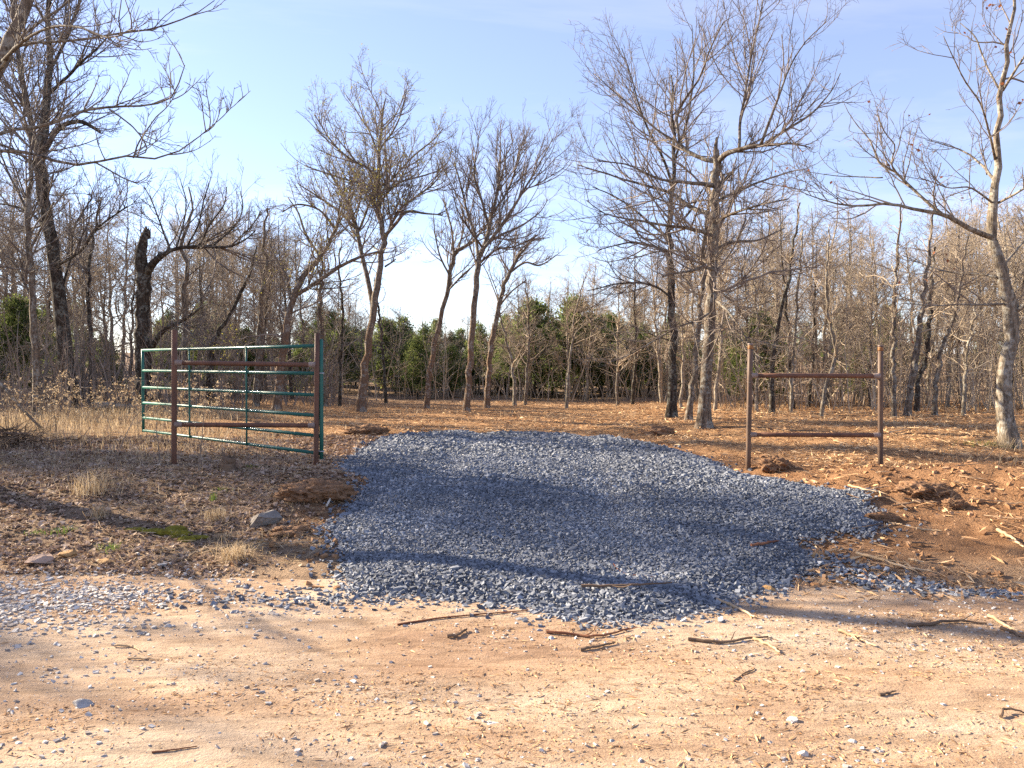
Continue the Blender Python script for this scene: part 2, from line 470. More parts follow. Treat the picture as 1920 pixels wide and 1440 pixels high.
def rust_mat(name, a_, b_, c_):
    m, n, l, b = mat_new(name, 0.62, 0.35)
    t = n.new("ShaderNodeTexCoord"); o = t.outputs['Object']
    mp_ = n.new("ShaderNodeMapping"); mp_.inputs['Scale'].default_value = (1, 1, 0.35); l.new(o, mp_.inputs[0])
    n1 = noise(n, l, mp_.outputs[0], 9, 6, 0.65); n2 = noise(n, l, o, 70, 4, 0.6)
    c = ramp(n, l, n1, [(0.3, a_), (0.55, b_), (0.8, c_)])
    c = mixc(n, l, 0.4, c, ramp(n, l, n2, [(0.3, (0.6, 0.55, 0.5)), (0.65, (1.15, 1.1, 1.1))]), 'MULTIPLY')
    l.new(c, b.inputs['Base Color'])
    bump(n, l, b, n2, 0.25, 0.004)
    return m
M['rust'] = rust_mat('rusty_pipe', (0.075, 0.036, 0.024), (0.135, 0.064, 0.040), (0.19, 0.092, 0.054))
M['rust_grey'] = rust_mat('rusty_grey_pipe', (0.068, 0.042, 0.030), (0.125, 0.078, 0.052), (0.175, 0.105, 0.064))
M['rust_orange'] = rust_mat('orange_rust', (0.20, 0.085, 0.03), (0.29, 0.13, 0.04), (0.34, 0.17, 0.06))
M['weld'] = rust_mat('weld_scale', (0.14, 0.10, 0.085), (0.24, 0.185, 0.16), (0.33, 0.27, 0.24))
def paint(name, c, rough):
    m, n, l, b = mat_new(name, rough, 0.12)
    t = n.new("ShaderNodeTexCoord")
    nn = noise(n, l, t.outputs['Object'], 6, 4)
    l.new(mixc(n, l, nn, tuple(0.75 * v for v in c), tuple(1.2 * v for v in c)), b.inputs['Base Color'])
    b.inputs['Coat Weight'].default_value = 0.13; b.inputs['Coat Roughness'].default_value = 0.06
    return m
M['green'] = paint('green_enamel', (0.028, 0.12, 0.10), 0.42)
m_, n_, l_, b_ = mat_new('galvanised_steel', 0.4, 0.5); b_.inputs['Metallic'].default_value = 1.0
_t = n_.new("ShaderNodeTexCoord"); l_.new(ramp(n_, l_, noise(n_, l_, _t.outputs['Object'], 40, 3), [(0.3, (0.35, 0.36, 0.38)), (0.7, (0.6, 0.61, 0.63))]), b_.inputs['Base Color'])
M['steel'] = m_
m_, n_, l_, b_ = mat_new('fence_wire', 0.7, 0.4); _t = n_.new("ShaderNodeTexCoord")
l_.new(ramp(n_, l_, noise(n_, l_, _t.outputs['Object'], 8, 3), [(0.3, (0.14, 0.085, 0.06)), (0.7, (0.24, 0.19, 0.16))]), b_.inputs['Base Color'])
M['wire'] = m_
M['stick_dark'] = twig_mat('stick_dark', (0.09, 0.06, 0.042), (0.22, 0.15, 0.10))
M['stick_pale'] = twig_mat('stick_pale', (0.38, 0.26, 0.15), (0.55, 0.40, 0.25))
M['stick_red'] = twig_mat('stick_red', (0.13, 0.05, 0.03), (0.24, 0.11, 0.06))

# ------------------------------------------------------------------ ground sheet
def axis(dense0, dense1, step, lo, hi, g=1.18):
    c = list(np.arange(dense0, dense1 + 1e-6, step)); s = step
    while c[-1] < hi: s = min(s * g, 60); c.append(c[-1] + s)
    s = step
    while c[0] > lo: s = min(s * g, 60); c.insert(0, c[0] - s)
    return np.array(c)

def grid_faces(nx, ny):
    i = np.arange(ny - 1)[:, None] * nx + np.arange(nx - 1)[None]
    return np.stack([i, i + 1, i + nx + 1, i + nx], -1).reshape(-1, 4)

def near_road(x, y): return sstep(-0.9, 0.05, road_edge(x) - y + 0.5 * fbm(x * 1.7, y * 1.7, 3, 31))
xs = axis(-7.0, 7.5, 0.07, -420, 420); ys = axis(4.6, 12.5, 0.07, -60, 500)
X, Y = np.meshgrid(xs, ys)
Z, SD, RE = parts_of(X, Y)
Z = Z - 0.07 * sstep(0.10, 0.30, SD) - 0.07 * sstep(0.06, 0.22, RE)
w_sand = near_road(X, Y) * 0.9
w_red = np.clip(sstep(1.5, 3.5, X) * sstep(11.5, 9.0, Y) + 0.8 * sstep(-0.9, -0.1, SD) * sstep(6, 7, Y), 0, 1)
w_mulch = np.clip(sstep(8.6, 9.8, Y + 0.6 * fbm(X * 0.8, Y * 0.8, 3, 40)) * sstep(-8.5, -4.5, X + 0.15 * (Y - 9) + 1.2 * fbm(X * 0.5, Y * 0.5, 3, 41)) * (1 - 0.9 * sstep(22, 30, Y)), 0, 1)
g = obj('ground', mesh_np('ground', np.stack([X, Y, Z], -1), grid_faces(len(xs), len(ys)), M['ground'], True,
        {"w_sand": w_sand.ravel(), "w_red": w_red.ravel(), "w_mulch": w_mulch.ravel()}))
tag(g, 'reddish brown cleared earth running back into the woods', 'ground', kind='structure')

# ------------------------------------------------------------------ dirt road
xs = axis(-5.5, 5.5, 0.07, -70, 70, 1.15)
tv = np.concatenate([np.linspace(0, 0.5, 14)[:-1], np.linspace(0.5, 1, 110)])
Xr = np.repeat(xs[None], len(tv), 0); e = road_edge(xs) + 0.18
Yr = -9 + (e[None] + 9) * tv[:, None]
Zr, SDr, REr = parts_of(Xr, Yr)
Zr = Zr + 0.012 - 0.09 * sstep(0.12, -0.15, REr) - 0.05 * sstep(0.05, 0.3, SDr)
rd = obj('dirt_road', mesh_np('dirt_road', np.stack([Xr, Yr, Zr], -1), grid_faces(len(xs), len(tv)), M['road'], True))
tag(rd, 'pale sandy dirt road crossing the whole foreground', 'road', kind='structure')

# ------------------------------------------------------------------ gravel driveway bed
xs = np.arange(-3.4, 4.6, 0.05); ys = np.arange(4.3, 15.6, 0.05)
Xd, Yd = np.meshgrid(xs, ys)
Zd, SDd, _ = parts_of(Xd, Yd)
Zb = Zd + 0.006 - 0.10 * sstep(0.10, -0.05, SDd)
F = grid_faces(len(xs), len(ys)); keep = (SDd.ravel()[F] > -0.12).all(1)
dv_ = obj('driveway', mesh_np('driveway', np.stack([Xd, Yd, Zb], -1), F[keep], M['drive'], True))
tag(dv_, 'raised grey stone driveway leading from the road through the gate opening', 'driveway', kind='structure')

# ------------------------------------------------------------------ scattered pieces
def rand_rot(N):
    q = unit(rng.normal(size=(N, 4))); w, x, y, z = q.T
    return np.stack([1 - 2 * (y * y + z * z), 2 * (x * y - z * w), 2 * (x * z + y * w), 2 * (x * y + z * w), 1 - 2 * (x * x + z * z), 2 * (y * z - x * w),
                     2 * (x * z - y * w), 2 * (y * z + x * w), 1 - 2 * (x * x + y * y)], -1).reshape(N, 3, 3)

CUBE = np.array([(-1, -1, -1), (1, -1, -1), (1, 1, -1), (-1, 1, -1), (-1, -1, 1), (1, -1, 1), (1, 1, 1), (-1, 1, 1)]) * 0.5
CUBE_F = np.array([(0, 3, 2, 1), (4, 5, 6, 7), (0, 1, 5, 4), (1, 2, 6, 5), (2, 3, 7, 6), (3, 0, 4, 7)])
CUBE_T = np.concatenate([CUBE_F[:, [0, 1, 2]], CUBE_F[:, [0, 2, 3]]])

def lying_rot(N, tilt):
    a = rng.uniform(0, 2 * np.pi, N); x = rng.normal(size=N) * tilt; y = rng.normal(size=N) * tilt; z0 = np.zeros(N); o1 = np.ones(N)
    Rz = np.stack([np.cos(a), -np.sin(a), z0, np.sin(a), np.cos(a), z0, z0, z0, o1], -1).reshape(N, 3, 3)
    Rx = np.stack([o1, z0, z0, z0, np.cos(x), -np.sin(x), z0, np.sin(x), np.cos(x)], -1).reshape(N, 3, 3)
    Ry = np.stack([np.cos(y), z0, np.sin(y), z0, o1, z0, -np.sin(y), z0, np.cos(y)], -1).reshape(N, 3, 3)
    return Rx @ Ry @ Rz

def stones(name, P, size, mat, rnd, lift=0.2, tilt=0.33):
    N = len(P)
    V = CUBE[None] + rng.uniform(-0.27, 0.27, (N, 8, 3))
    V = V * (size[:, None, None] * np.stack([rng.uniform(0.9, 1.5, N), rng.uniform(0.7, 1.05, N), rng.uniform(0.45, 0.8, N)], -1)[:, None, :])
    V = np.einsum('nij,nkj->nki', lying_rot(N, tilt), V)
    V = V + P[:, None, :]; V[:, :, 2] += (size * lift)[:, None]
    F = (np.arange(N)[:, None, None] * 8 + CUBE_T[None]).reshape(-1, 3)
    return mesh_np(name, V, F, mat, False, {"rnd": np.repeat(rnd, 8)})

def jgrid(x0, x1, y0, y1, s):
    a, b_ = np.meshgrid(np.arange(x0, x1, s), np.arange(y0, y1, s))
    return (a + rng.uniform(-.5, .5, a.shape) * s).ravel(), (b_ + rng.uniform(-.5, .5, a.shape) * s).ravel()

gx, gy, gs = [], [], []
for y0, y1, s in ((4.3, 6.2, 0.0200), (6.2, 8.0, 0.0225), (8.0, 10.5, 0.0285), (10.5, 15.6, 0.039)):
    a, b_ = jgrid(-3.4, 4.6, y0, y1, s)
    gx.append(a); gy.append(b_); gs.append(np.full(len(a), s))
gx, gy, gs = map(np.concatenate, (gx, gy, gs))
gz, gsd, _ = parts_of(gx, gy)
pr = np.where(gsd > 0.02, 1.0, 0.45 * np.exp(gsd / 0.07))
keep = rng.random(len(gx)) < pr
gx, gy, gs, gz, gsd = gx[keep], gy[keep], gs[keep], gz[keep], gsd[keep]
size = gs * (0.45 + 0.75 * rng.random(len(gx)) ** 1.3) * (1 + 0.4 * (rng.random(len(gx)) > 0.96)) * (1 + 0.22 * sstep(6.2, 5.2, gy))
rn = np.clip(rng.beta(3.2, 4.0, len(gx)) + 0.22 * fbm(gx * 1.2, gy * 1.2, 3, 51), 0, 1)
trk = sum(np.exp(-((gx - (rx + 0.048 * (gy - 8))) / 0.22) ** 2) for rx in (-0.75, 0.95)) * sstep(5.2, 7, gy)
rn = np.clip(rn + 0.14 * trk, 0, 1); size = size * (1 - 0.30 * trk)
o = obj('gravel', stones('gravel', np.stack([gx, gy, gz + 0.008], -1), size, M['gravel'], rn, 0.1))
tag(o, 'blue grey crushed stone spread thickly over the driveway', 'gravel', kind='stuff')

# a strip of the same stone spilled along the road edge to the right, and the worn pale gravel along the road
def spill(n, pts, spread):
    pts = np.array(pts); i = rng.integers(0, len(pts) - 1, n); t = rng.random(n)[:, None]
    p = pts[i] * (1 - t) + pts[i + 1] * t
    return p + rng.normal(size=(n, 2)) * np.array(spread)
sp = spill(430, [plane_pt(1540, 1040, 0.06), plane_pt(1640, 1085, 0.03), plane_pt(1740, 1098, 0.03)], (0.14, 0.07))
sp2 = spill(160, [plane_pt(1700, 1098, 0.03), plane_pt(1920, 1120, 0.02)], (0.2, 0.05))
sp3 = spill(190, [plane_pt(430, 1118, 0.02), plane_pt(640, 1125, 0.02)], (0.4, 0.11))
sp = np.concatenate([sp, sp2, sp3])
o = obj('spilled_gravel', stones('spilled_gravel', np.stack([sp[:, 0], sp[:, 1], S(sp[:, 0], sp[:, 1]) + 0.012], -1), rng.uniform(0.010, 0.030, len(sp)), M['gravel'], rng.beta(2, 2, len(sp)), 0.15))
tag(o, 'loose blue grey stones spilled beside the driveway mouth', 'gravel', kind='stuff')

N = 13000
a = rng.uniform(-4.2, -0.9, N); b_ = 5.02 + 0.05 * (a + 3) + rng.normal(size=N) * 0.27
k = rng.random(N) < sstep(-1.5, -3.4, a + 1.2 * fbm(a * 1.5, b_ * 2.5, 3, 61)) * 0.7 + 0.04
a, b_ = a[k], b_[k]
o = obj('worn_gravel', stones('worn_gravel', np.stack([a, b_, S(a, b_) + 0.012], -1), 0.006 + 0.020 * rng.random(len(a)) ** 1.8, M['pale_gravel'], rng.beta(2, 1.8, len(a)), 0.05, 0.2))
tag(o, 'worn pale bluish gravel along the road edge on the left', 'gravel', kind='stuff')

# grit over the whole road
N = 28000
a = rng.uniform(-5.2, 5.2, N); b_ = 2.3 + 3.6 * rng.random(N) ** 1.2
k = (np.abs(a) < b_ * 0.72 + 0.2) & (rng.random(N) < np.clip(0.40 + 1.5 * fbm(a * 0.8, b_ * 1.8, 4, 71), 0.03, 1)) & (b_ < road_edge(a) + 0.1) & (sdist(DRIVE, a, b_) < 0.05)
a, b_ = a[k], b_[k]
o = obj('road_grit', stones('road_grit', np.stack([a, b_, S(a, b_) + 0.012], -1), 0.0035 + 0.014 * rng.random(len(a)) ** 5.0, M['pale_gravel'], rng.beta(2, 1.5, len(a)), 0.08, 0.25))
tag(o, 'fine pale grit and pebbles strewn over the dirt road', 'gravel', kind='stuff')

def chips(name, P, L, W, mat, rnd, pitch=0.25):
    N = len(P)
    yaw = rng.uniform(0, 2 * np.pi, N); pt = rng.normal(size=N) * pitch
    d = np.stack([np.cos(yaw) * np.cos(pt), np.sin(yaw) * np.cos(pt), np.sin(pt)], -1)
    s_ = unit(np.cross(d, unit(rng.normal(size=(N, 3)) * 0.5 + np.array([0, 0, 1])))); u = np.cross(s_, d)
    q = rng.uniform(0.25, 0.75, (N, 1))
    A = P - d * L[:, None] / 2; B = P + d * L[:, None] / 2; C = A * (1 - q) + B * q
    V = np.stack([A, B, C + s_ * W[:, None] / 2, C - s_ * W[:, None] / 2 + u * W[:, None] * 0.3], 1)
    V[:, :, 2] += (W * 0.4)[:, None]
    F = (np.arange(N)[:, None, None] * 4 + np.array([(0, 2, 1), (0, 1, 3), (0, 3, 2), (1, 2, 3)])[None]).reshape(-1, 3)
    return mesh_np(name, V, F, mat, False, {"rnd": np.repeat(rnd, 4)})

def field(N, ymin, ymax, power=1.0, margin=0.72):
    b_ = ymin + (ymax - ymin) * rng.random(N) ** power
    a = rng.uniform(-1, 1, N) * (b_ * margin + 0.5)
    return a, b_

# mulched wood over the clearing
N = 170000
a, b_ = field(N, 8.6, 27, 1.45)
sd = sdist(DRIVE, a, b_)
pat = fbm(a * 0.7, b_ * 0.9, 4, 81)
left = sstep(-6.5, -2.6, a + 1.2 * fbm(a * 0.6, b_ * 0.6, 3, 42)) * 0.85 + 0.15
right_bank = np.where(b_ < 9.6, sstep(2.6, 4.2, a), 1.0)
k = (sd < -0.08) & (rng.random(N) < np.clip(0.62 + 0.8 * pat, 0.12, 1) * left * right_bank)
a, b_, pat = a[k], b_[k], pat[k]
far = b_ / 12
L = (0.03 + 0.13 * rng.random(len(a)) ** 3.0) * np.clip(far, 0.7, 1.5); W = np.minimum(L * rng.uniform(0.10, 0.24, len(a)), 0.018)
o = obj('wood_mulch', chips('wood_mulch', np.stack([a, b_, S(a, b_) + 0.012], -1), L, W, M['chips'], np.clip(rng.beta(2.0, 2.4, len(a)) + 0.30 * pat, 0, 1)))
tag(o, 'orange brown shredded wood mulch covering the cleared ground', 'mulch', kind='stuff')

# twiggy wreckage on the earth bank to the right and along the drive
N = 34000
a = rng.uniform(1.9, 7.5, N); b_ = rng.uniform(5.0, 9.6, N)
sd = sdist(DRIVE, a, b_)
k = (sd < 0.03) & (a < b_ * 0.74 + 0.3) & (rng.random(N) < np.clip(0.34 + 1.1 * fbm(a * 1.1, b_ * 1.1, 3, 91), 0.04, 0.9) * (0.25 + 0.75 * sstep(2.6, 4.5, a) + 0.5 * sstep(6.2, 5.6, b_)))
a, b_ = a[k], b_[k]
L = 0.02 + 0.20 * rng.random(len(a)) ** 3.5; W = np.clip(L * rng.uniform(0.05, 0.14, len(a)), 0.004, 0.02)
o = obj('twig_litter', chips('twig_litter', np.stack([a, b_, S(a, b_) + 0.010], -1), L, W, M['chips'], rng.beta(1.6, 2.0, len(a)), 0.2))
tag(o, 'splintered twigs and bark bits over the red earth bank', 'debris', kind='stuff')
N = 90000
a = rng.uniform(-3.8, 4.6, N); b_ = 2.6 + 3.1 * rng.random(N)
k = (np.abs(a) < b_ * 0.72) & (rng.random(N) < np.clip(0.16 + 1.1 * fbm(a * 0.8, b_ * 2.2, 4, 95) + 0.15 * sstep(-0.5, 2.0, a) * sstep(3.4, 4.2, b_), 0.02, 1)) & (sdist(DRIVE, a, b_) < 0)
a, b_ = a[k], b_[k]
L = 0.006 + 0.012 * rng.random(len(a)) + 0.06 * rng.random(len(a)) ** 9; W = np.clip(L * rng.uniform(0.2, 0.6, len(a)), 0.003, 0.007)
o = obj('bark_crumbs', chips('bark_crumbs', np.stack([a, b_, S(a, b_) + 0.013], -1), L, W, M['chips'], rng.beta(1.5, 2.2, len(a)), 0.04))
tag(o, 'dark crumbs of bark and twig trodden into the road', 'debris', kind='stuff')

M['crumb'] = flat_var('soil_crumb', [(0, (0.16, 0.085, 0.045)), (0.6, (0.32, 0.185, 0.10)), (1, (0.44, 0.28, 0.17))], 0.97, 0.05)
N = 24000
a = rng.uniform(-3.2, 7.5, N); b_ = rng.uniform(5.3, 11.0, N)
sd = sdist(DRIVE, a, b_)
k = (sd < 0.05) & (np.abs(a) < b_ * 0.74 + 0.3) & (rng.random(N) < np.clip(0.30 + 1.2 * fbm(a * 1.2, b_ * 1.2, 3, 97), 0.02, 0.9)) & ((a > 1.5) | (sd > -0.75))
a, b_ = a[k], b_[k]
o = obj('soil_crumbs', stones('soil_crumbs', np.stack([a, b_, S(a, b_)], -1), 0.006 + 0.036 * rng.random(len(a)) ** 4.0, M['crumb'], rng.random(len(a)), 0.15, 0.6))
tag(o, 'crumbled red earth thrown up along both sides of the gravel', 'soil', kind='stuff')

def leaves(name, P, L, mat, rnd, tilt=0.5):
    N = len(P)
    yaw = rng.uniform(0, 2 * np.pi, N)
    nrm = unit(rng.normal(size=(N, 3)) * tilt + np.array([0, 0, 1]))
    d = unit(np.cross(nrm, np.stack([np.cos(yaw), np.sin(yaw), 0 * yaw], -1))); s_ = np.cross(nrm, d)
    w = L * rng.uniform(0.25, 0.42, N); c = L * rng.uniform(0.0, 0.22, N)
    A = P - d * L[:, None] / 2; B = P + d * L[:, None] / 2
    V = np.stack([A, P + s_ * w[:, None] + nrm * c[:, None], B, P - s_ * w[:, None] + nrm * c[:, None]], 1)
    V[:, :, 2] += (L * 0.12)[:, None]
    F = (np.arange(N)[:, None, None] * 4 + np.array([(0, 2, 1), (0, 3, 2)])[None]).reshape(-1, 3)
    return mesh_np(name, V, F, mat, False, {"rnd": np.repeat(rnd, 4)})

N = 80000
a = rng.uniform(-9.5, -1.0, N); b_ = 5.5 + 7.5 * rng.random(N) ** 1.4
sd = sdist(DRIVE, a, b_)
k = (a > -b_ * 0.72 - 0.5) & (sd < -0.05) & (b_ > road_edge(a) - 0.03) & (rng.random(N) < np.clip(0.7 + 0.7 * fbm(a * 1.1, b_ * 1.1, 3, 101), 0.1, 1) * sstep(-1.4, -2.4, a - 0.1 * (b_ - 6)))
a, b_ = a[k], b_[k]
o = obj('leaf_litter', leaves('leaf_litter', np.stack([a, b_, S(a, b_)], -1), rng.uniform(0.025, 0.075, len(a)) * np.clip(b_ / 8, 0.8, 1.4), M['litter'], rng.beta(2, 2.2, len(a))))
tag(o, 'brown oak leaf litter blanketing the bank on the left', 'leaf litter', kind='stuff')

def blades(P, h, lean, w, seg=3):
    """bent grass blades -> verts, tris"""
    N = len(P)
    yaw = rng.uniform(0, 2 * np.pi, N); d = np.stack([np.cos(yaw), np.sin(yaw), 0 * yaw], -1); s_ = np.stack([-np.sin(yaw + 0.7), np.cos(yaw + 0.7), 0 * yaw], -1)
    up = np.array([0, 0, 1.0])
    p1 = P + up * (h * 0.55)[:, None] + d * (h * lean * 0.3)[:, None]
    p2 = P + up * (h * (1 - 0.35 * np.minimum(lean, 2)))[:, None] + d * (h * lean)[:, None]
    V = np.stack([P - s_ * w[:, None], P + s_ * w[:, None], p1 - s_ * w[:, None] * .7, p1 + s_ * w[:, None] * .7, p2], 1)
    F = (np.arange(N)[:, None, None] * 5 + np.array([(0, 1, 3), (0, 3, 2), (2, 3, 4)])[None]).reshape(-1, 3)
    return V.reshape(-1, 3), F, np.repeat(rng.random(N), 5)

N = 62000
a = rng.uniform(-15, -1.2, N); b_ = 6.0 + 13 * rng.random(N) ** 1.25
dens = np.clip(0.34 + 1.1 * fbm(a * 0.45, b_ * 0.45, 3, 111) + 0.35 * sstep(-3.5, -6, a) * sstep(8, 10, b_), 0.0, 1) * sstep(-1.6, -3.2, a + 0.15 * (b_ - 8))
k = (a > -b_ * 0.74 - 0.5) & (rng.random(N) < dens) & (b_ > road_edge(a) + 0.35)
a, b_ = a[k], b_[k]
hh = rng.uniform(0.05, 0.20, len(a)) * (0.55 + 0.9 * sstep(-3, -7, a) * sstep(9, 12, b_))
V, F, r_ = blades(np.stack([a, b_, S(a, b_)], -1), hh, rng.uniform(0.2, 1.3, len(a)), rng.uniform(0.0015, 0.003, len(a)) * np.clip(b_ / 8, 0.9, 2))
N = 20000
a2 = rng.uniform(-8, -1.5, N); b2 = 5.8 + 4.6 * rng.random(N)
k = (a2 > -b2 * 0.74 - .3) & (sdist(DRIVE, a2, b2) < -0.1) & (b2 > road_edge(a2) + 0.1) & (rng.random(N) < np.clip(0.35 + 1.0 * fbm(a2 * 1.3, b2 * 1.3, 3, 117), 0.02, 1))
a2, b2 = a2[k], b2[k]
o = obj('straw_litter', chips('straw_litter', np.stack([a2, b2, S(a2, b2) + 0.018], -1), 0.04 + 0.26 * rng.random(len(a2)) ** 1.8, rng.uniform(0.003, 0.007, len(a2)), M['straw'], rng.random(len(a2)), 0.22))
tag(o, 'dead grass stems lying flat over the leaves on the left bank', 'straw', kind='stuff')
o = obj('dry_grass', mesh_np('dry_grass', V, F, M['straw'], False, {"rnd": r_}))
tag(o, 'dry straw coloured grass growing through the leaves on the left', 'grass', kind='stuff')

N = 9000
a, b_ = field(N, 9.6, 24, 1.2)
k = (sdist(DRIVE, a, b_) < -0.1) & (rng.random(N) < np.clip(-0.12 + 1.3 * fbm(a * 0.5, b_ * 0.5, 3, 121) + 0.3 * sstep(4.5, 7, a), 0, 1))
a, b_ = a[k], b_[k]
V, F, r_ = blades(np.stack([a, b_, S(a, b_)], -1), rng.uniform(0.05, 0.26, len(a)), rng.uniform(0.2, 1.2, len(a)), rng.uniform(0.002, 0.004, len(a)) * np.clip(b_ / 9, 1, 2))
o = obj('clearing_grass', mesh_np('clearing_grass', V, F, M['straw'], False, {"rnd": r_}))
tag(o, 'sparse dry grass stubble standing in the mulched clearing', 'grass', kind='stuff')

# ------------------------------------------------------------------ branches
UP = np.array([0, 0, 1.0])
def grow(st, dr, ln, n, wig, up, upgrow=0.0):
    """vectorised branch walk -> (N, n+1, 3)"""
    N = len(st); P = np.empty((N, n + 1, 3)); P[:, 0] = st; d = dr.copy(); step = (ln / n)[:, None]
    drift = rng.normal(size=(N, 3)) * wig * 0.4
    for i in range(n):
        d = unit(d + rng.normal(size=(N, 3)) * wig + drift + UP * (up + upgrow * i / n))
        P[:, i + 1] = P[:, i] + d * step
    return P

def path_len(P): return np.linalg.norm(np.diff(P, axis=1), axis=2).sum(1)

def spawn(P, Rd, per_m, t0, t1, ang, lr, lmin, lmax, rr, rmin, taper_len=0.55, flat=0.0):
    """children of a batch of branches -> starts, directions, lengths, radii"""
    N, m, _ = P.shape
    L = path_len(P)
    cnt = rng.poisson(np.maximum(L * per_m * (t1 - t0), 0.0)) + (L * per_m > 0.6)
    idx = np.repeat(np.arange(N), cnt); K = len(idx)
    t = t0 + (t1 - t0) * rng.random(K); f = t * (m - 1); i = np.minimum(f.astype(int), m - 2); u = (f - i)[:, None]
    st = P[idx, i] * (1 - u) + P[idx, i + 1] * u
    pr = Rd[idx, i] * (1 - u[:, 0]) + Rd[idx, i + 1] * u[:, 0]
    d = unit(P[idx, i + 1] - P[idx, i])
    q = rng.normal(size=(K, 3)); q[:, 2] = q[:, 2] * (1 - flat) + 0.25
    q = unit(q - (q * d).sum(1, keepdims=True) * d)
    a = R(ang[0]) + (R(ang[1]) - R(ang[0])) * rng.random(K)
    dr = np.cos(a)[:, None] * d + np.sin(a)[:, None] * q
    ln = np.clip(L[idx] * lr * (1 - taper_len * t) * rng.uniform(0.6, 1.3, K), lmin, lmax)
    return st, unit(dr), ln, np.clip(pr * rr, rmin, None)

def taper(r, n, tip): return r[:, None] * np.linspace(1, tip, n + 1)[None]

def crown_from(acc, P0, R0, lv, buds=None):
    """grow the finer levels from limbs; P0 is a list of (path, radii) batches"""
    batches = P0
    for q in lv:
        nxt = []
        S_, D_, L_, R_ = [], [], [], []
        for P, Rd in batches:
            s, d, l, r = spawn(P, Rd, q['n'], q.get('t0', 0.2), q.get('t1', 1.0), q.get('ang', (30, 65)), q['lr'], q['lmin'], q['lmax'], q.get('rr', 0.62), q['rmin'], q.get('tl', 0.55), q.get('flat', 0.0))
            S_.append(s); D_.append(d); L_.append(l); R_.append(r)
        s, d, l, r = map(np.concatenate, (S_, D_, L_, R_))
        rm = q.get('rmax', 1e9); r = np.minimum(r, np.minimum(rm, l * q.get('rl', 0.009) + q['rmin']))
        P = grow(s, d, l, q['seg'], q.get('wig', 0.2), q.get('up', 0.06), q.get('ug', 0.0))
        Rr = taper(r, q['seg'], q.get('tip', 0.35))
        V, F, _ = tubes(P, Rr, q['k'])
        acc.add(V, F)
        batches = [(P, Rr)]
    return batches[0][0]

def leaf_quads(P, L):
    N = len(P); nrm = unit(rng.normal(size=(N, 3))); d = unit(np.cross(nrm, rng.normal(size=(N, 3)))); s_ = np.cross(nrm, d)
    V = np.stack([P, P + d * L[:, None] * .5 + s_ * L[:, None] * .35, P + d * L[:, None], P + d * L[:, None] * .5 - s_ * L[:, None] * .35], 1)
    F = (np.arange(N)[:, None] * 4 + np.arange(4)[None])
    return V.reshape(-1, 3), F, np.repeat(rng.random(N), 4)

OAK = [dict(n=5.4, lr=0.66, lmin=0.40, lmax=1.6, rmin=0.0062, seg=7, k=4, wig=0.095, up=0.05, ug=0.09, t0=0.15, tip=0.4, ang=(22, 55)),
       dict(n=7.2, lr=0.50, lmin=0.25, lmax=0.9, rmin=0.0039, seg=4, k=3, wig=0.12, up=0.05, t0=0.10, tip=0.5, ang=(25, 60)),
       dict(n=7.2, lr=0.50, lmin=0.12, lmax=0.40, rmin=0.0031, seg=1, k=3, wig=0.15, up=0.06, t0=0.1, tip=0.5)]
def scaled(lv, n=1.0, lm1=None, **kw):
    out = []
    for j, q in enumerate(lv):
        d = dict(q); d['n'] = d['n'] * n
        if lm1: d['lmax'] = (lm1, lm1 * 0.6, lm1 * 0.35)[j]; d['lmin'] = min(d['lmin'], 0.5 * d['lmax'])
        for a_, v in kw.items(): d[a_] = v
        out.append(d)
    return out

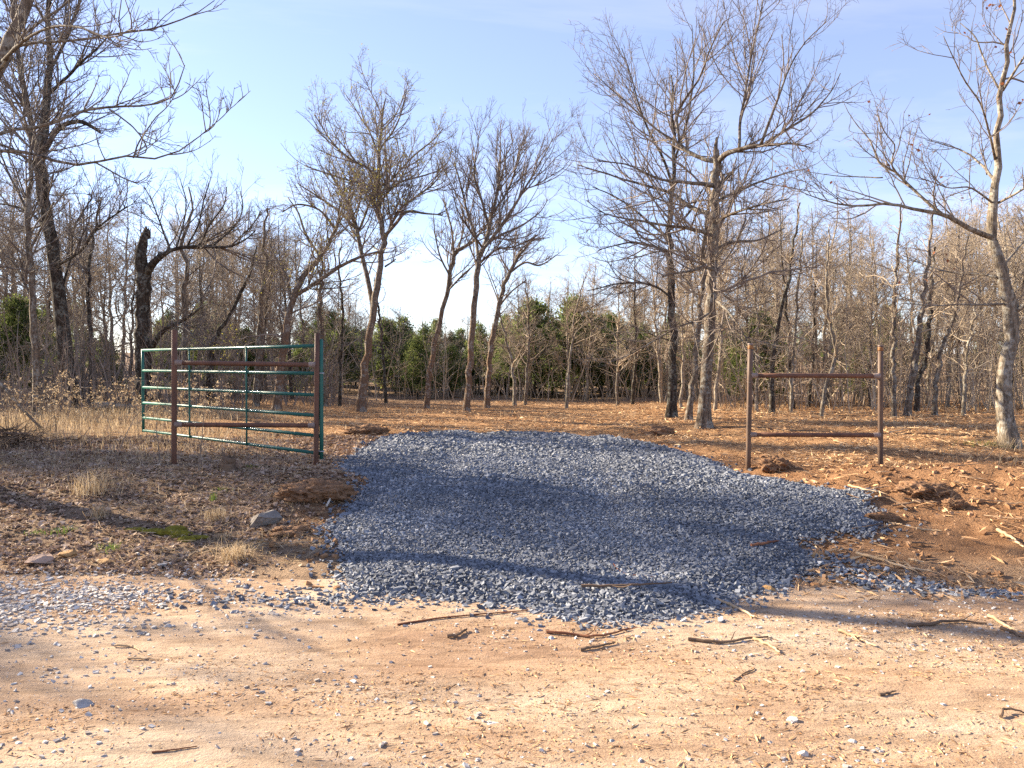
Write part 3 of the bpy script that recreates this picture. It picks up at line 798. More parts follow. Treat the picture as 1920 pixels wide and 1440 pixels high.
TREE_INFO = []
def hero(name, label, trunk, limbs, bark_m, twig_m, lv=OAK, Y=None, auto=0, auto_rng=(0.35, 0.95), auto_len=2.0, depth_bias=1.0, flare=0.35, jit=0.012,
         buds=0, bud_mat='bud', bud_size=(0.012, 0.03), wigtrunk=0.02, wsc=0.84, lsc=0.92, snapped=False, cat='tree', group=None, trunk_from=0.45):
    """a tree whose stem and main limbs follow given lines; trunk: (px, py, width in px[, dY]); limbs: list of lists of (px, py, width, dY)"""
    b0 = ground_at(trunk[0][0], trunk[0][1])
    if Y is None: Y = b0[1]
    bx = at(trunk[0][0], trunk[0][1], Y)[0]
    base = np.array([bx, Y, float(S(bx, Y))])
    t = thing(name, label, cat, tuple(base), group)
    def conv(seq):
        out = []
        for q in seq:
            dY = q[3] if len(q) > 3 else 0.0
            out.append(np.concatenate([at(q[0], q[1], Y + dY), [0.5 * wsc * q[2] * (Y + dY) / FPX]]))
        return np.array(out)
    T = conv(trunk); T[0, :3] = base
    low = T[0].copy(); low[2] -= 0.2
    T = np.concatenate([[low], T])
    T = resample(T, 30)
    hgt = T[:, 2] - base[2]
    T[:, :2] += rng.normal(size=(30, 2)) * wigtrunk * np.minimum(1, np.maximum(hgt, 0))[:, None]
    rad = np.maximum(T[:, 3], 0.004) * (1 + flare * np.exp(-np.maximum(hgt, 0) / 0.16)) * rng.uniform(0.96, 1.04, 30)
    P = T[None, :, :3] - base; Rr = rad[None]
    V, F, C = tubes(P, Rr, 14, True)
    # uneven, slightly buttressed bark
    cen = np.repeat(P[0], 14, 0); dd = V - cen; th = np.arctan2(dd[:, 1], dd[:, 0])
    wv = 1 + 0.07 * np.sin(th * 3 + V[:, 2] * 1.3 + base[0]) + 0.05 * np.sin(th * 7 + V[:, 2] * 4.0) + rng.normal(size=len(V)) * 0.02
    V = cen + dd * wv[:, None]
    if snapped: V[-14:, 2] += rng.uniform(-0.12, 0.16, 14)
    obj('trunk', mesh_np('trunk', V, [F, C], M[bark_m], True), t)
    batches = []
    k0 = int(30 * trunk_from)
    batches.append((P[:, k0:], Rr[:, k0:]))
    for lm in limbs:
        Lp = conv(lm); n = 16
        # start the limb on the stem itself
        j = np.argmin(np.linalg.norm(T[:, [0, 2]] - Lp[0, [0, 2]], axis=1))
        Lp = resample(Lp, n)
        ln = np.linalg.norm(np.diff(Lp[:, :3], axis=0), axis=1).sum()
        Lp[1:, :3] += np.cumsum(rng.normal(size=(n - 1, 3)), 0) * jit * ln * 0.28 * np.array([0.5, 1.0, 0.5])
        P1 = (Lp[None, :, :3] - base); R1 = np.maximum(lsc * Lp[None, :, 3], 0.0035)
        V, F, C = tubes(P1, R1, 8, True)
        obj('limb', mesh_np('limb', V, [F, C], M[bark_m], True), t)
        batches.append((P1, R1))
    acc = Acc()
    if auto:
        tt = rng.uniform(auto_rng[0], auto_rng[1], auto); f = tt * 29; i = np.minimum(f.astype(int), 28)
        st = P[0, i]; az = rng.uniform(0, 2 * np.pi, auto)
        dr = np.stack([np.cos(az) * 0.75, np.sin(az) * 1.0 * depth_bias, rng.uniform(0.15, 0.9, auto)], -1)
        ln = auto_len * rng.uniform(0.55, 1.15, auto) * (1.15 - 0.6 * tt)
        Pa = grow(st, unit(dr), ln, 10, 0.17, 0.02, 0.12)
        Ra = taper(np.minimum(rad[i] * 0.45, 0.006 + 0.011 * ln), 10, 0.22)
        V, F, _ = tubes(Pa, Ra, 6); acc.add(V, F)
        batches.append((Pa, Ra))
    tips = crown_from(acc, batches, None, lv)
    obj('crown', acc.mesh('crown', M[twig_m], True), t)
    if buds:
        pk = rng.integers(0, len(tips), buds); V, F, r_ = leaf_quads(tips[pk, -1] * 1.0, rng.uniform(bud_size[0], bud_size[1], buds))
        obj('leaves' if bud_mat == 'deadleaf' else 'buds', mesh_np('buds', V, F, M[bud_mat], False, {"rnd": r_}), t)
    TREE_INFO.append((label, base))
    return t

# --- the stand on the left
hero('oak_tree', 'dark thick bare oak leaning at the left edge behind the dead grass',
     [(142, 752, 44), (125, 680, 40), (113, 580, 35), (100, 480, 33), (84, 380, 30), (75, 300, 32), (84, 220, 24), (92, 120, 17), (90, 30, 13), (88, -90, 8)],
     [[(74, 300, 22, 0), (62, 235, 18, .3), (45, 150, 15, .5), (30, 60, 12, .8), (20, -60, 8, 1)],
      [(84, 285, 17, 0), (112, 240, 15, -.4), (150, 228, 13, -.7), (188, 248, 9, -.9)],
      [(95, 130, 10, 0), (130, 60, 8, .4), (150, 0, 6, .8), (165, -70, 4, 1)],
      [(90, 180, 10, 0), (140, 130, 8, -.6), (185, 90, 6, -1.0), (215, 55, 4, -1.2)],
      [(78, 330, 11, 0), (40, 290, 9, -.4), (0, 270, 7, -.8), (-60, 255, 5, -1)],
      [(105, 500, 9, 0), (150, 470, 8, -.7), (190, 420, 6, -1.0), (240, 385, 4, -1.4)],
      [(95, 440, 9, 0), (60, 400, 8, .6), (20, 385, 6, 1), (-30, 380, 4, 1.3)],
      [(110, 560, 8, 0), (135, 480, 7, .4), (140, 430, 6, .8), (175, 370, 4, 1.2)]],
     'oak_dark', 'twig_dark', auto=6, auto_len=2.4, lv=scaled(OAK, 1.0), Y=19.5, wsc=0.66)
hero('oak_tree', 'bare oak just outside the left edge with long arching limbs reaching in',
     [(-300, 1000, 58), (-275, 800, 50), (-225, 600, 46), (-160, 430, 42), (-85, 270, 36), (-20, 150, 30), (28, 62, 24), (60, -40, 18), (80, -160, 10)],
     [[(-110, 320, 16, 0), (0, 251, 12, 0.2), (80, 238, 11, 0.4), (150, 213, 10, .5), (215, 205, 8, .5), (300, 198, 6, .4), (330, 172, 5, .3), (345, 125, 3, .2)],
      [(-160, 430, 18, 0), (-60, 300, 14, -.2), (0, 283, 12, -.3), (45, 284, 11, -.4), (90, 300, 10, -.5), (150, 309, 9, -.6), (240, 296, 7, -.7), (310, 296, 6, -.7), (360, 262, 4, -.8), (404, 222, 2.5, -.9)],
      [(-30, 170, 20, 0), (15, 95, 12, .2), (50, 65, 10, .3), (90, 35, 9, .3), (125, 15, 7, .4), (160, -25, 5, .5)],
      [(-10, 140, 14, 0), (35, 90, 10, -.3), (110, 80, 9, -.5), (180, 72, 8, -.7), (250, 60, 6, -.8), (320, 45, 5, -.9), (372, 25, 3, -1), (392, 6, 2, -1)],
      [(0, 120, 12, 0), (60, 60, 9, -.9), (130, 40, 8, -1.4), (200, 60, 6, -1.8), (240, 40, 4, -2)],
      [(205, 205, 6, .5), (250, 240, 5, .3), (275, 280, 5, .2), (250, 296, 3, .1)],
      [(250, 296, 6, -.7), (265, 260, 5, -.6), (290, 220, 4, -.5), (315, 195, 3, -.4), (335, 160, 2, -.3)],
      [(180, 305, 6, -.6), (225, 330, 5, -.4), (262, 345, 3, -.2)]],
     'oak', 'twig_dark', auto=4, auto_len=1.6, Y=8.7, lv=scaled(OAK, 0.95, lm1=0.46), flare=0.3, trunk_from=0.75, wsc=0.9, lsc=0.60)
hero('oak_tree', 'slim grey bare oak close left of the dark leaning oak',
     [(70, 742, 17), (66, 660, 15), (61, 570, 13), (56, 480, 12), (52, 380, 10), (60, 300, 8), (45, 200, 6), (40, 100, 3)],
     [[(60, 560, 8, 0), (30, 500, 6, .3), (0, 470, 5, .5)], [(56, 470, 7, 0), (80, 420, 5, -.4), (100, 380, 4, -.8)], [(53, 400, 7, 0), (20, 330, 5, .5), (0, 280, 4, .8)]],
     'oak', 'twig_dark', auto=10, auto_len=2.0, Y=17.0, lv=scaled(OAK, 0.9))
hero('dead_tree', 'mossy dark dead trunk snapped off at the top behind the gate end',
     [(272, 742, 36), (268, 690, 33), (266, 620, 29), (266, 560, 28), (268, 510, 30), (267, 480, 24), (268, 455, 20), (277, 436, 12)],
     [[(272, 515, 22, 0), (290, 492, 17, -.2), (305, 478, 13, -.3), (330, 466, 9, -.4), (380, 460, 8, -.5), (430, 461, 6, -.6), (462, 447, 4, -.6), (480, 430, 3, -.6)],
      [(283, 655, 14, 0), (300, 628, 12, -.3), (318, 612, 10, -.5), (345, 600, 8, -.8), (382, 573, 5, -1.2)],
      [(292, 490, 13, -.2), (303, 474, 11, -.1)],
      [(330, 467, 5, -.4), (345, 420, 4, -.3), (350, 380, 3, -.1), (340, 340, 2, .1)],
      [(375, 460, 5, -.5), (395, 420, 4, -.6), (420, 385, 3, -.7), (425, 350, 2, -.8)],
      [(320, 470, 5, -.4), (300, 420, 4, -.5), (285, 380, 3, -.6), (270, 350, 2, -.7)],
      [(400, 461, 5, -.5), (440, 425, 4, -.3), (455, 390, 3, -.1), (450, 360, 2, 0)], [(350, 463, 5, -.4), (372, 420, 4, -.8), (380, 380, 3, -1.0), (390, 345, 2, -1.2)], [(440, 455, 4, -.6), (475, 420, 3, -.4), (490, 395, 2, -.2)]],
     'oak_dark', 'twig_dark', snapped=True, Y=19.0, trunk_from=0.999, lv=scaled(OAK, 0.95), flare=0.5)
hero('oak_tree', 'brown forked oak leaning to the right behind the green gate',
     [(518, 768, 19), (525, 710, 17), (534, 640, 16), (540, 590, 15), (552, 552, 14), (570, 515, 13), (608, 472, 9), (630, 428, 7), (640, 380, 4)],
     [[(552, 555, 11, 0), (590, 532, 10, -.2), (630, 503, 9, -.4), (675, 482, 7, -.6), (720, 470, 4, -.8)],
      [(545, 560, 8, 0), (538, 520, 7, .3), (520, 490, 5, .6), (505, 450, 3, .8)],
      [(600, 480, 7, 0), (575, 440, 6, .4), (560, 400, 4, .7), (540, 370, 3, .9)],
      [(630, 430, 6, 0), (600, 395, 5, -.4), (560, 385, 4, -.8), (530, 400, 3, -1)]],
     'oak_brown', 'twig', auto=8, auto_len=2.4, lv=scaled(OAK, 0.9), buds=1800, bud_mat='bud', bud_size=(0.02, 0.04))

# --- the trees left standing in the clearing
hero('elm_tree', 'tall forked tree with yellow green buds on the left of the clearing',
     [(677, 772, 21), (683, 710, 18), (692, 640, 16), (703, 565, 15), (714, 490, 13), (718, 445, 12), (712, 400, 11), (710, 330, 9), (712, 270, 7), (717, 225, 5), (722, 185, 3)],
     [[(700, 575, 13, 0), (688, 515, 11, .4), (676, 470, 10, .6), (668, 430, 9, .8), (655, 390, 7, 1.0), (632, 350, 5, 1.2), (610, 315, 3, 1.3)],
      [(668, 430, 7, .8), (640, 400, 6, .6), (600, 370, 4, .4), (560, 345, 3, .2)],
      [(670, 440, 6, .8), (690, 390, 5, 1.0), (706, 345, 4, 1.3), (715, 310, 3, 1.4)],
      [(720, 445, 9, 0), (742, 420, 8, -.3), (762, 398, 7, -.5), (795, 400, 5, -.8), (830, 402, 2.5, -1)],
      [(716, 470, 6, 0), (742, 405, 6, .3), (775, 375, 5, .5), (810, 350, 4, .8), (826, 330, 2.5, 1)],
      [(711, 345, 7, 0), (690, 315, 6, -.4), (660, 300, 5, -.7), (625, 268, 4, -1.0), (590, 215, 2.5, -1.2)],
      [(711, 350, 6, 0), (735, 335, 5, .5), (770, 295, 4, .9), (810, 262, 3, 1.2), (830, 240, 2, 1.3)],
      [(711, 300, 5, 0), (695, 250, 4, .5), (670, 210, 3, .8), (645, 172, 2, 1)],
      [(712, 280, 5, 0), (740, 240, 4, -.5), (755, 200, 3, -.7), (762, 168, 2, -.8)],
      [(722, 500, 5, 0), (735, 492, 4, -.1), (742, 486, 3, -.2)],
      [(711, 380, 6, 0), (745, 345, 5, -.8), (790, 330, 4, -1.2), (825, 318, 2.5, -1.5)],
      [(712, 360, 6, 0), (680, 345, 5, .8), (630, 330, 4, 1.3), (570, 310, 2.5, 1.6)]],
     'oak_brown', 'twig', auto=9, auto_rng=(0.5, 0.95), auto_len=1.8, lv=scaled(OAK, 0.95, up=0.07), buds=6500, bud_size=(0.02, 0.045))
hero('oak_tree', 'slender oak leaning right at the left of the clearing trio',
     [(800, 766, 13), (806, 700, 12), (815, 640, 11), (828, 590, 10), (838, 545, 10), (850, 490, 9), (858, 470, 9), (880, 458, 7), (900, 435, 5), (930, 400, 3)],
     [[(852, 495, 6, 0), (848, 440, 5, .3), (838, 400, 4, .5), (830, 370, 2.5, .6)], [(845, 520, 5, 0), (825, 480, 4, -.3), (815, 440, 3, -.5), (812, 405, 2, -.6)],
      [(858, 475, 5, 0), (868, 430, 4, .4), (866, 390, 3, .6)], [(840, 545, 5, 0), (868, 515, 4, -.4), (890, 495, 3, -.7)]],
     'oak_brown', 'twig', auto=9, auto_rng=(0.55, 0.95), auto_len=1.7, lv=scaled(OAK, 0.8))
hero('oak_tree', 'tallest straight oak with fan shaped crown in mid clearing',
     [(875, 771, 15), (879, 710, 14), (885, 640, 13), (889, 570, 13), (896, 495, 12), (908, 462, 10), (918, 425, 9), (930, 380, 7), (935, 330, 5), (940, 280, 3)],
     [[(897, 490, 8, 0), (890, 440, 7, .3), (875, 395, 6, .5), (862, 340, 4, .7), (850, 300, 2.5, .8)],
      [(903, 470, 9, 0), (930, 435, 8, -.2), (955, 400, 7, -.4), (985, 350, 5, -.6), (1015, 300, 3, -.8), (1035, 260, 2, -.9)],
      [(910, 460, 7, 0), (940, 440, 6, .3), (975, 425, 5, .6), (1010, 400, 3, .8), (1028, 375, 2, 1)],
      [(918, 430, 7, 0), (905, 380, 6, -.4), (890, 330, 5, -.6), (895, 280, 3, -.8), (900, 245, 2, -.9)],
      [(925, 400, 6, 0), (955, 350, 5, .4), (972, 300, 4, .6), (985, 252, 2, .8)],
      [(932, 360, 5, 0), (945, 310, 4, -.3), (952, 270, 2, -.5)],
      [(905, 465, 6, 0), (880, 430, 5, -.5), (858, 395, 3, -.8), (845, 350, 2, -1)],
      [(897, 495, 6, 0), (930, 470, 5, -.6), (970, 462, 4, -1), (1010, 440, 2, -1.3)]],
     'oak_brown', 'twig', auto=5, auto_rng=(0.6, 0.95), auto_len=1.7, lv=scaled(OAK, 0.82, up=0.08, ang=(22, 52)), buds=900, bud_mat='deadleaf', bud_size=(0.01, 0.022))
hero('oak_tree', 'slender oak leaning right at the right of the clearing trio',
     [(913, 766, 13), (917, 690, 12), (924, 625, 11), (936, 570, 10), (948, 530, 9), (958, 505, 8), (972, 480, 6), (990, 460, 4), (1005, 440, 3)],
     [[(955, 512, 6, 0), (985, 492, 5, -.2), (1012, 498, 4, -.4), (1045, 478, 2.5, -.6)], [(950, 525, 5, 0), (975, 470, 4, .4), (1000, 450, 3, .6), (1030, 445, 2, .8)],
      [(935, 575, 5, 0), (960, 545, 4, .4), (985, 525, 3, .7)]],
     'oak_brown', 'twig', auto=9, auto_rng=(0.5, 0.95), auto_len=1.7, lv=scaled(OAK, 0.8))

# --- the big oaks to the right of the drive
hero('oak_tree', 'large rough barked oak with a snapped leader beside the drive',
     [(1320, 802, 30), (1322, 740, 26), (1328, 670, 24), (1332, 600, 23), (1336, 520, 22), (1337, 450, 21), (1341, 370, 20), (1343, 305, 18), (1343, 285, 11), (1343, 258, 5)],
     [[(1346, 302, 15, 0), (1366, 286, 13, -.3), (1388, 280, 12, -.5), (1420, 272, 10, -.7), (1455, 270, 7, -.8), (1485, 268, 5, -.8), (1520, 275, 2.5, -.8)],
      [(1386, 280, 8, -.5), (1386, 235, 7, -.3), (1395, 180, 6, -.1), (1407, 110, 5, .1), (1422, 45, 4, .3), (1435, -30, 2.5, .4)],
      [(1426, 272, 8, -.7), (1440, 235, 7, -.9), (1458, 185, 6, -1), (1478, 130, 4, -1.1), (1510, 80, 3, -1.2), (1548, 42, 2, -1.3)],
      [(1436, 268, 7, -.7), (1480, 240, 6, -.5), (1520, 215, 5, -.3), (1555, 175, 3, -.1), (1575, 140, 2, 0)],
      [(1340, 302, 12, 0), (1318, 298, 10, .2), (1290, 284, 9, .4), (1270, 268, 7, .5), (1225, 240, 5, .7), (1170, 190, 3.5, .9), (1112, 140, 2, 1)],
      [(1274, 270, 7, .5), (1270, 210, 6, .3), (1310, 145, 5, .1), (1330, 90, 4, -.1), (1355, 40, 3, -.3)],
      [(1336, 348, 12, 0), (1318, 345, 10, -.4), (1290, 342, 8, -.7), (1240, 335, 6, -1.0), (1180, 310, 4, -1.3), (1120, 300, 2.5, -1.6)],
      [(1346, 350, 9, 0), (1370, 325, 8, .3)],
      [(1333, 402, 13, 0), (1305, 393, 11, .4), (1280, 378, 10, .6), (1262, 362, 8, .7), (1205, 345, 6, .9), (1150, 330, 4, 1.1), (1085, 310, 2.5, 1.3)],
      [(1332, 440, 10, 0), (1300, 430, 9, -.5), (1255, 424, 7, -.9), (1200, 412, 5, -1.3), (1140, 400, 3, -1.6), (1100, 375, 2, -1.8)],
      [(1338, 420, 8, 0), (1375, 400, 7, -.5), (1420, 385, 5, -1), (1480, 372, 3, -1.5)],
      [(1340, 380, 8, 0), (1380, 360, 7, .6), (1430, 340, 5, 1.1), (1490, 320, 3, 1.5)],
      [(1335, 470, 8, 0), (1375, 455, 7, .4), (1420, 452, 5, .8), (1470, 430, 3, 1.2)],
      [(1334, 500, 7, 0), (1300, 478, 6, .5), (1250, 470, 4, 1), (1190, 485, 2.5, 1.4)],
      [(1336, 505, 9, 0), (1318, 500, 8, -1.0), (1290, 510, 6, -1.8), (1240, 520, 4, -2.4)],
      [(1333, 585, 7, 0), (1305, 600, 6, -.6), (1260, 615, 4, -1.1), (1210, 645, 3, -1.4), (1160, 670, 2, -1.6)],
      [(1338, 560, 7, 0), (1370, 590, 6, -.8), (1400, 640, 4, -1.3), (1415, 690, 2, -1.5)],
      [(1337, 540, 7, 0), (1372, 565, 6, .4), (1400, 600, 4, .8)]],
     'oak', 'twig', auto=8, auto_rng=(0.5, 0.93), auto_len=2.6, lv=scaled(OAK, 0.84, up=0.07), flare=0.45, trunk_from=0.9)
hero('oak_tree', 'dark straight oak left of the large snapped oak',
     [(1259, 783, 24), (1261, 700, 18), (1262, 620, 17), (1259, 540, 15), (1256, 460, 13), (1257, 400, 11), (1262, 345, 9), (1267, 270, 7), (1262, 210, 5), (1258, 140, 3)],
     [[(1262, 350, 7, 0), (1240, 290, 6, -.4), (1210, 230, 5, -.7), (1185, 150, 3, -.9), (1165, 90, 2, -1)],
      [(1265, 300, 6, 0), (1285, 230, 5, .5), (1300, 130, 4, .8), (1296, 50, 2, 1)],
      [(1258, 450, 7, 0), (1220, 420, 6, .6), (1170, 380, 4, 1.1), (1110, 350, 2, 1.5)],
      [(1258, 480, 7, 0), (1225, 462, 6, -.6), (1180, 455, 4, -1), (1120, 470, 2, -1.4)],
      [(1260, 560, 6, 0), (1225, 535, 5, .5), (1170, 530, 4, .9), (1100, 545, 2, 1.2)],
      [(1262, 640, 4, 0), (1230, 630, 3, -.5), (1180, 610, 2, -.9)],
      [(1259, 430, 6, 0), (1290, 400, 5, -.7), (1320, 350, 3, -1.2)]],
     'oak_dark', 'twig', auto=8, auto_rng=(0.5, 0.95), auto_len=2.2, lv=scaled(OAK, 0.72))
hero('oak_tree', 'slanting mossy footed oak between the two large oaks',
     [(1291, 788, 15), (1299, 720, 12), (1306, 660, 11), (1312, 590, 10), (1318, 520, 9), (1322, 450, 7), (1330, 380, 5), (1335, 320, 3)],
     [[(1318, 530, 6, 0), (1345, 480, 5, .5), (1380, 440, 3, .9)], [(1314, 570, 5, 0), (1290, 530, 4, .5), (1260, 500, 3, .9)]],
     'oak', 'twig_warm', auto=10, auto_rng=(0.45, 0.95), auto_len=1.8, lv=scaled(OAK, 0.65))
hero('oak_tree', 'pale barked oak at the right edge with a long limb reaching left',
     [(1894, 838, 42), (1884, 770, 35), (1884, 700, 31), (1891, 640, 30), (1895, 585, 33), (1880, 520, 25), (1866, 470, 22), (1860, 432, 21), (1866, 360, 18), (1871, 280, 14), (1876, 190, 12), (1888, 90, 9), (1900, 0, 6), (1908, -80, 4)],
     [[(1858, 445, 17, 0), (1820, 430, 15, -.1), (1770, 402, 13, -.2), (1720, 392, 10, -.3), (1660, 378, 8, -.3), (1600, 382, 6, -.2), (1545, 372, 4, -.1), (1490, 352, 2, 0)],
      [(1765, 400, 9, -.2), (1720, 365, 8, 0), (1680, 325, 7, .2), (1652, 310, 6, .3), (1630, 265, 4, .4), (1598, 225, 2.5, .5), (1582, 195, 1.5, .5)],
      [(1700, 345, 6, .1), (1672, 310, 5, -.2), (1678, 275, 4, -.3), (1660, 250, 3, -.4), (1645, 215, 2, -.5)],
      [(1655, 333, 4, .2), (1620, 332, 3.5, .4), (1570, 330, 2.5, .5), (1500, 320, 1.5, .6)],
      [(1866, 340, 9, 0), (1840, 310, 7, .5), (1810, 285, 5, .9), (1770, 272, 3, 1.2), (1735, 262, 2, 1.4)],
      [(1866, 300, 8, 0), (1850, 235, 6, -.4), (1835, 190, 5, -.6), (1805, 140, 4, -.8), (1770, 65, 2, -1)],
      [(1872, 165, 6, 0), (1850, 120, 5, .3), (1828, 70, 4, .5), (1800, 45, 2, .7)],
      [(1880, 170, 8, 0), (1905, 130, 7, -.3), (1935, 80, 5, -.5), (1960, 20, 3, -.6)],
      [(1896, 590, 14, 0), (1925, 570, 12, -.2), (1970, 530, 9, -.4), (2010, 480, 6, -.6)],
      [(1884, 570, 8, 0), (1850, 572, 7, -.4), (1800, 575, 5, -.7), (1755, 580, 4, -.9), (1690, 575, 2, -1.1)],
      [(1868, 520, 8, 0), (1840, 515, 7, .4), (1790, 512, 5, .7), (1740, 500, 3, 1), (1690, 478, 2, 1.2)],
      [(1872, 380, 8, 0), (1900, 365, 7, -.4), (1940, 340, 5, -.7)],
      [(1860, 380, 6, 0), (1820, 350, 5, -.7), (1780, 350, 3.5, -1.1), (1720, 330, 2, -1.5)],
      [(1880, 500, 7, 0), (1905, 470, 6, .5), (1935, 430, 5, .8)]],
     'oak_pale', 'twig', auto=3, auto_rng=(0.6, 0.95), auto_len=1.3, lv=scaled(OAK, 0.78, lm1=0.85), flare=0.25, trunk_from=0.75, wsc=0.8, lsc=0.8, buds=70, bud_mat='deadleaf', bud_size=(0.04, 0.08))

# --- smaller stems one can tell apart at the wood edge
SAP = [dict(n=2.6, lr=0.30, lmin=0.25, lmax=1.5, rmin=0.006, seg=7, k=4, wig=0.17, up=0.10, t0=0.05, rr=0.55),
       dict(n=4.2, lr=0.5, lmin=0.15, lmax=0.8, rmin=0.004, seg=4, k=3, wig=0.2, up=0.06),
       dict(n=6.0, lr=0.5, lmin=0.08, lmax=0.4, rmin=0.003, seg=3, k=3, wig=0.2, up=0.06)]
edge_stems = [
    ('sapling', 'crooked pale sapling seen through the right brace', [(1540, 782, 8), (1546, 735, 8), (1560, 690, 8), (1566, 655, 8), (1556, 610, 7), (1550, 560, 6), (1552, 480, 4), (1556, 420, 2)], 'oak_pale', 'twig_warm'),
    ('oak_tree', 'dark stem of an oak just inside the right brace post', [(1447, 775, 12), (1448, 700, 11), (1452, 650, 10), (1462, 590, 9), (1478, 520, 7), (1490, 440, 5), (1500, 380, 3)], 'oak_dark', 'twig_warm'),
    ('sapling', 'straight pale pole sapling behind the top rail of the right brace', [(1483, 772, 7), (1485, 700, 6), (1490, 620, 6), (1498, 520, 5), (1505, 430, 3)], 'oak_pale', 'twig_warm'),
    ('oak_tree', 'grey oak with mossy foot standing right of the right brace', [(1700, 780, 15), (1712, 700, 14), (1722, 640, 13), (1728, 590, 11), (1738, 520, 8), (1745, 440, 5), (1750, 380, 3)], 'oak', 'twig_warm'),
    ('oak_tree', 'dark twin oak against the mossy footed grey oak', [(1718, 772, 11), (1722, 715, 10), (1738, 670, 10), (1742, 600, 9), (1745, 540, 7), (1752, 460, 4)], 'oak_dark', 'twig_warm'),
    ('oak_tree', 'leaning two tone oak midway between the brace and the pale edge oak', [(1752, 780, 11), (1755, 720, 10), (1762, 670, 9), (1778, 625, 8), (1792, 580, 7), (1805, 510, 5), (1812, 440, 3)], 'oak', 'twig_warm'),
    ('sapling', 'thin bright sapling left of the pale edge oak', [(1806, 778, 8), (1810, 720, 7), (1812, 670, 6), (1822, 620, 5), (1830, 560, 3)], 'oak_pale', 'twig_pale'),
    ('oak_tree', 'slim straight oak just right of the right brace post', [(1676, 782, 10), (1676, 700, 9), (1675, 620, 8), (1680, 540, 7), (1683, 460, 5), (1690, 380, 3)], 'oak', 'twig_warm'),
    ('sapling', 'lone slim sapling with forked top right of the clearing middle', [(1062, 765, 7), (1066, 710, 6), (1072, 650, 5), (1075, 610, 4), (1085, 560, 3), (1100, 510, 2)], 'oak_pale', 'twig_warm'),
    ('sapling', 'grey sapling between the clearing trio and the lone forked sapling', [(985, 758, 7), (988, 700, 6), (992, 640, 5), (990, 580, 4), (985, 520, 2)], 'oak', 'twig_warm'),
    ('sapling', 'bent grey sapling right behind the clearing trio', [(965, 760, 8), (963, 700, 7), (955, 660, 6), (945, 620, 5), (935, 580, 3)], 'oak_pale', 'twig_warm'),
    ('oak_tree', 'straight grey oak behind the hinge post of the gate', [(610, 762, 11), (606, 700, 10), (604, 630, 9), (600, 560, 8), (605, 500, 6), (600, 440, 3)], 'oak', 'twig'),
    ('oak_tree', 'forked grey oak behind the middle of the gate', [(480, 762, 14), (484, 690, 13), (488, 620, 12), (490, 560, 10), (500, 500, 8), (495, 440, 6), (500, 390, 3)], 'oak', 'twig'),
    ('sapling', 'thin dark stem left of the budding forked tree', [(637, 762, 7), (638, 690, 6), (640, 620, 6), (642, 560, 5), (636, 500, 4), (640, 450, 2)], 'oak_dark', 'twig'),
    ('sapling', 'dark thin stem right of the budding forked tree', [(724, 757, 7), (720, 690, 6), (715, 630, 6), (708, 570, 4), (700, 520, 2)], 'oak_dark', 'twig'),
    ('oak_tree', 'dark bent oak behind the near end of the gate', [(398, 760, 13), (395, 690, 12), (400, 640, 11), (425, 600, 9), (445, 560, 8), (470, 510, 6), (480, 460, 3)], 'oak_dark', 'twig_dark'),
    ('oak_tree', 'crooked grey oak rising behind the snapped dead trunk', [(345, 750, 13), (345, 680, 12), (347, 600, 11), (345, 540, 10), (352, 500, 9), (340, 460, 8), (360, 400, 5), (355, 350, 3)], 'oak', 'twig_dark'),
    ('oak_tree', 'slim dark oak between the leaning oak and the dead trunk', [(168, 752, 10), (170, 680, 9), (168, 600, 9), (166, 520, 7), (175, 440, 6), (190, 370, 3)], 'oak_dark', 'twig_dark'),
]
for nm, lb, tr, bm_, tm_ in edge_stems:
    hero(nm, lb, tr, [], bm_, tm_, lv=SAP, auto=7, auto_rng=(0.35, 0.9), auto_len=1.6, trunk_from=0.3, flare=0.3,
         Y=None if tr[0][1] > 756 else 21.0 + rng.uniform(-1, 3))

# --- the wood behind: copies of a few grown stems
def wood_tree(h, spread, bm_, tm_, fork):
    """a forest grown bare tree standing at the origin"""
    n = 22
    base = np.zeros(3); lean = rng.normal(size=2) * 0.06
    z = np.linspace(-0.2, h, n); T = np.stack([lean[0] * z + 0.028 * np.cumsum(rng.normal(size=n)), lean[1] * z + 0.028 * np.cumsum(rng.normal(size=n)), z], -1)
    T[:, :2] -= T[1, :2]
    r0 = 0.0085 * h + 0.012; rad = r0 * np.linspace(1.15, 0.16, n)
    t = obj('forest_tree', None)
    V, F, _ = tubes(T[None], rad[None], 8)
    obj('trunk', mesh_np('trunk', V, F, M[bm_], True), t)
    acc = Acc(); auto = int(12 + h * 1.6)
    tt = rng.uniform(0.28, 0.97, auto); i = (tt * (n - 1)).astype(int)
    az = rng.uniform(0, 2 * np.pi, auto)
    dr = np.stack([np.cos(az), np.sin(az), rng.uniform(0.25, 1.3, auto)], -1)
    Pa = grow(T[i], unit(dr), spread * rng.uniform(0.5, 1.15, auto) * (1.2 - 0.65 * tt), 9, 0.17, 0.02, 0.12)
    Ra = taper(np.minimum(rad[i] * 0.5, 0.03), 9, 0.22)
    V, F, _ = tubes(Pa, Ra, 5); acc.add(V, F)
    lv = [dict(n=3.6, lr=0.55, lmin=0.35, lmax=1.6, rmin=0.008, seg=6, k=3, wig=0.18, up=0.06, t0=0.12),
          dict(n=5.5, lr=0.5, lmin=0.25, lmax=0.8, rmin=0.0058, seg=3, k=3, wig=0.22, up=0.05, t0=0.1),
          dict(n=5.0, lr=0.5, lmin=0.15, lmax=0.4, rmin=0.0048, seg=1, k=3, wig=0.2, up=0.05)]
    crown_from(acc, [(Pa, Ra), (T[None, 10:], rad[None, 10:])], None, lv)
    obj('crown', acc.mesh('crown', M[tm_], True), t)
    return t
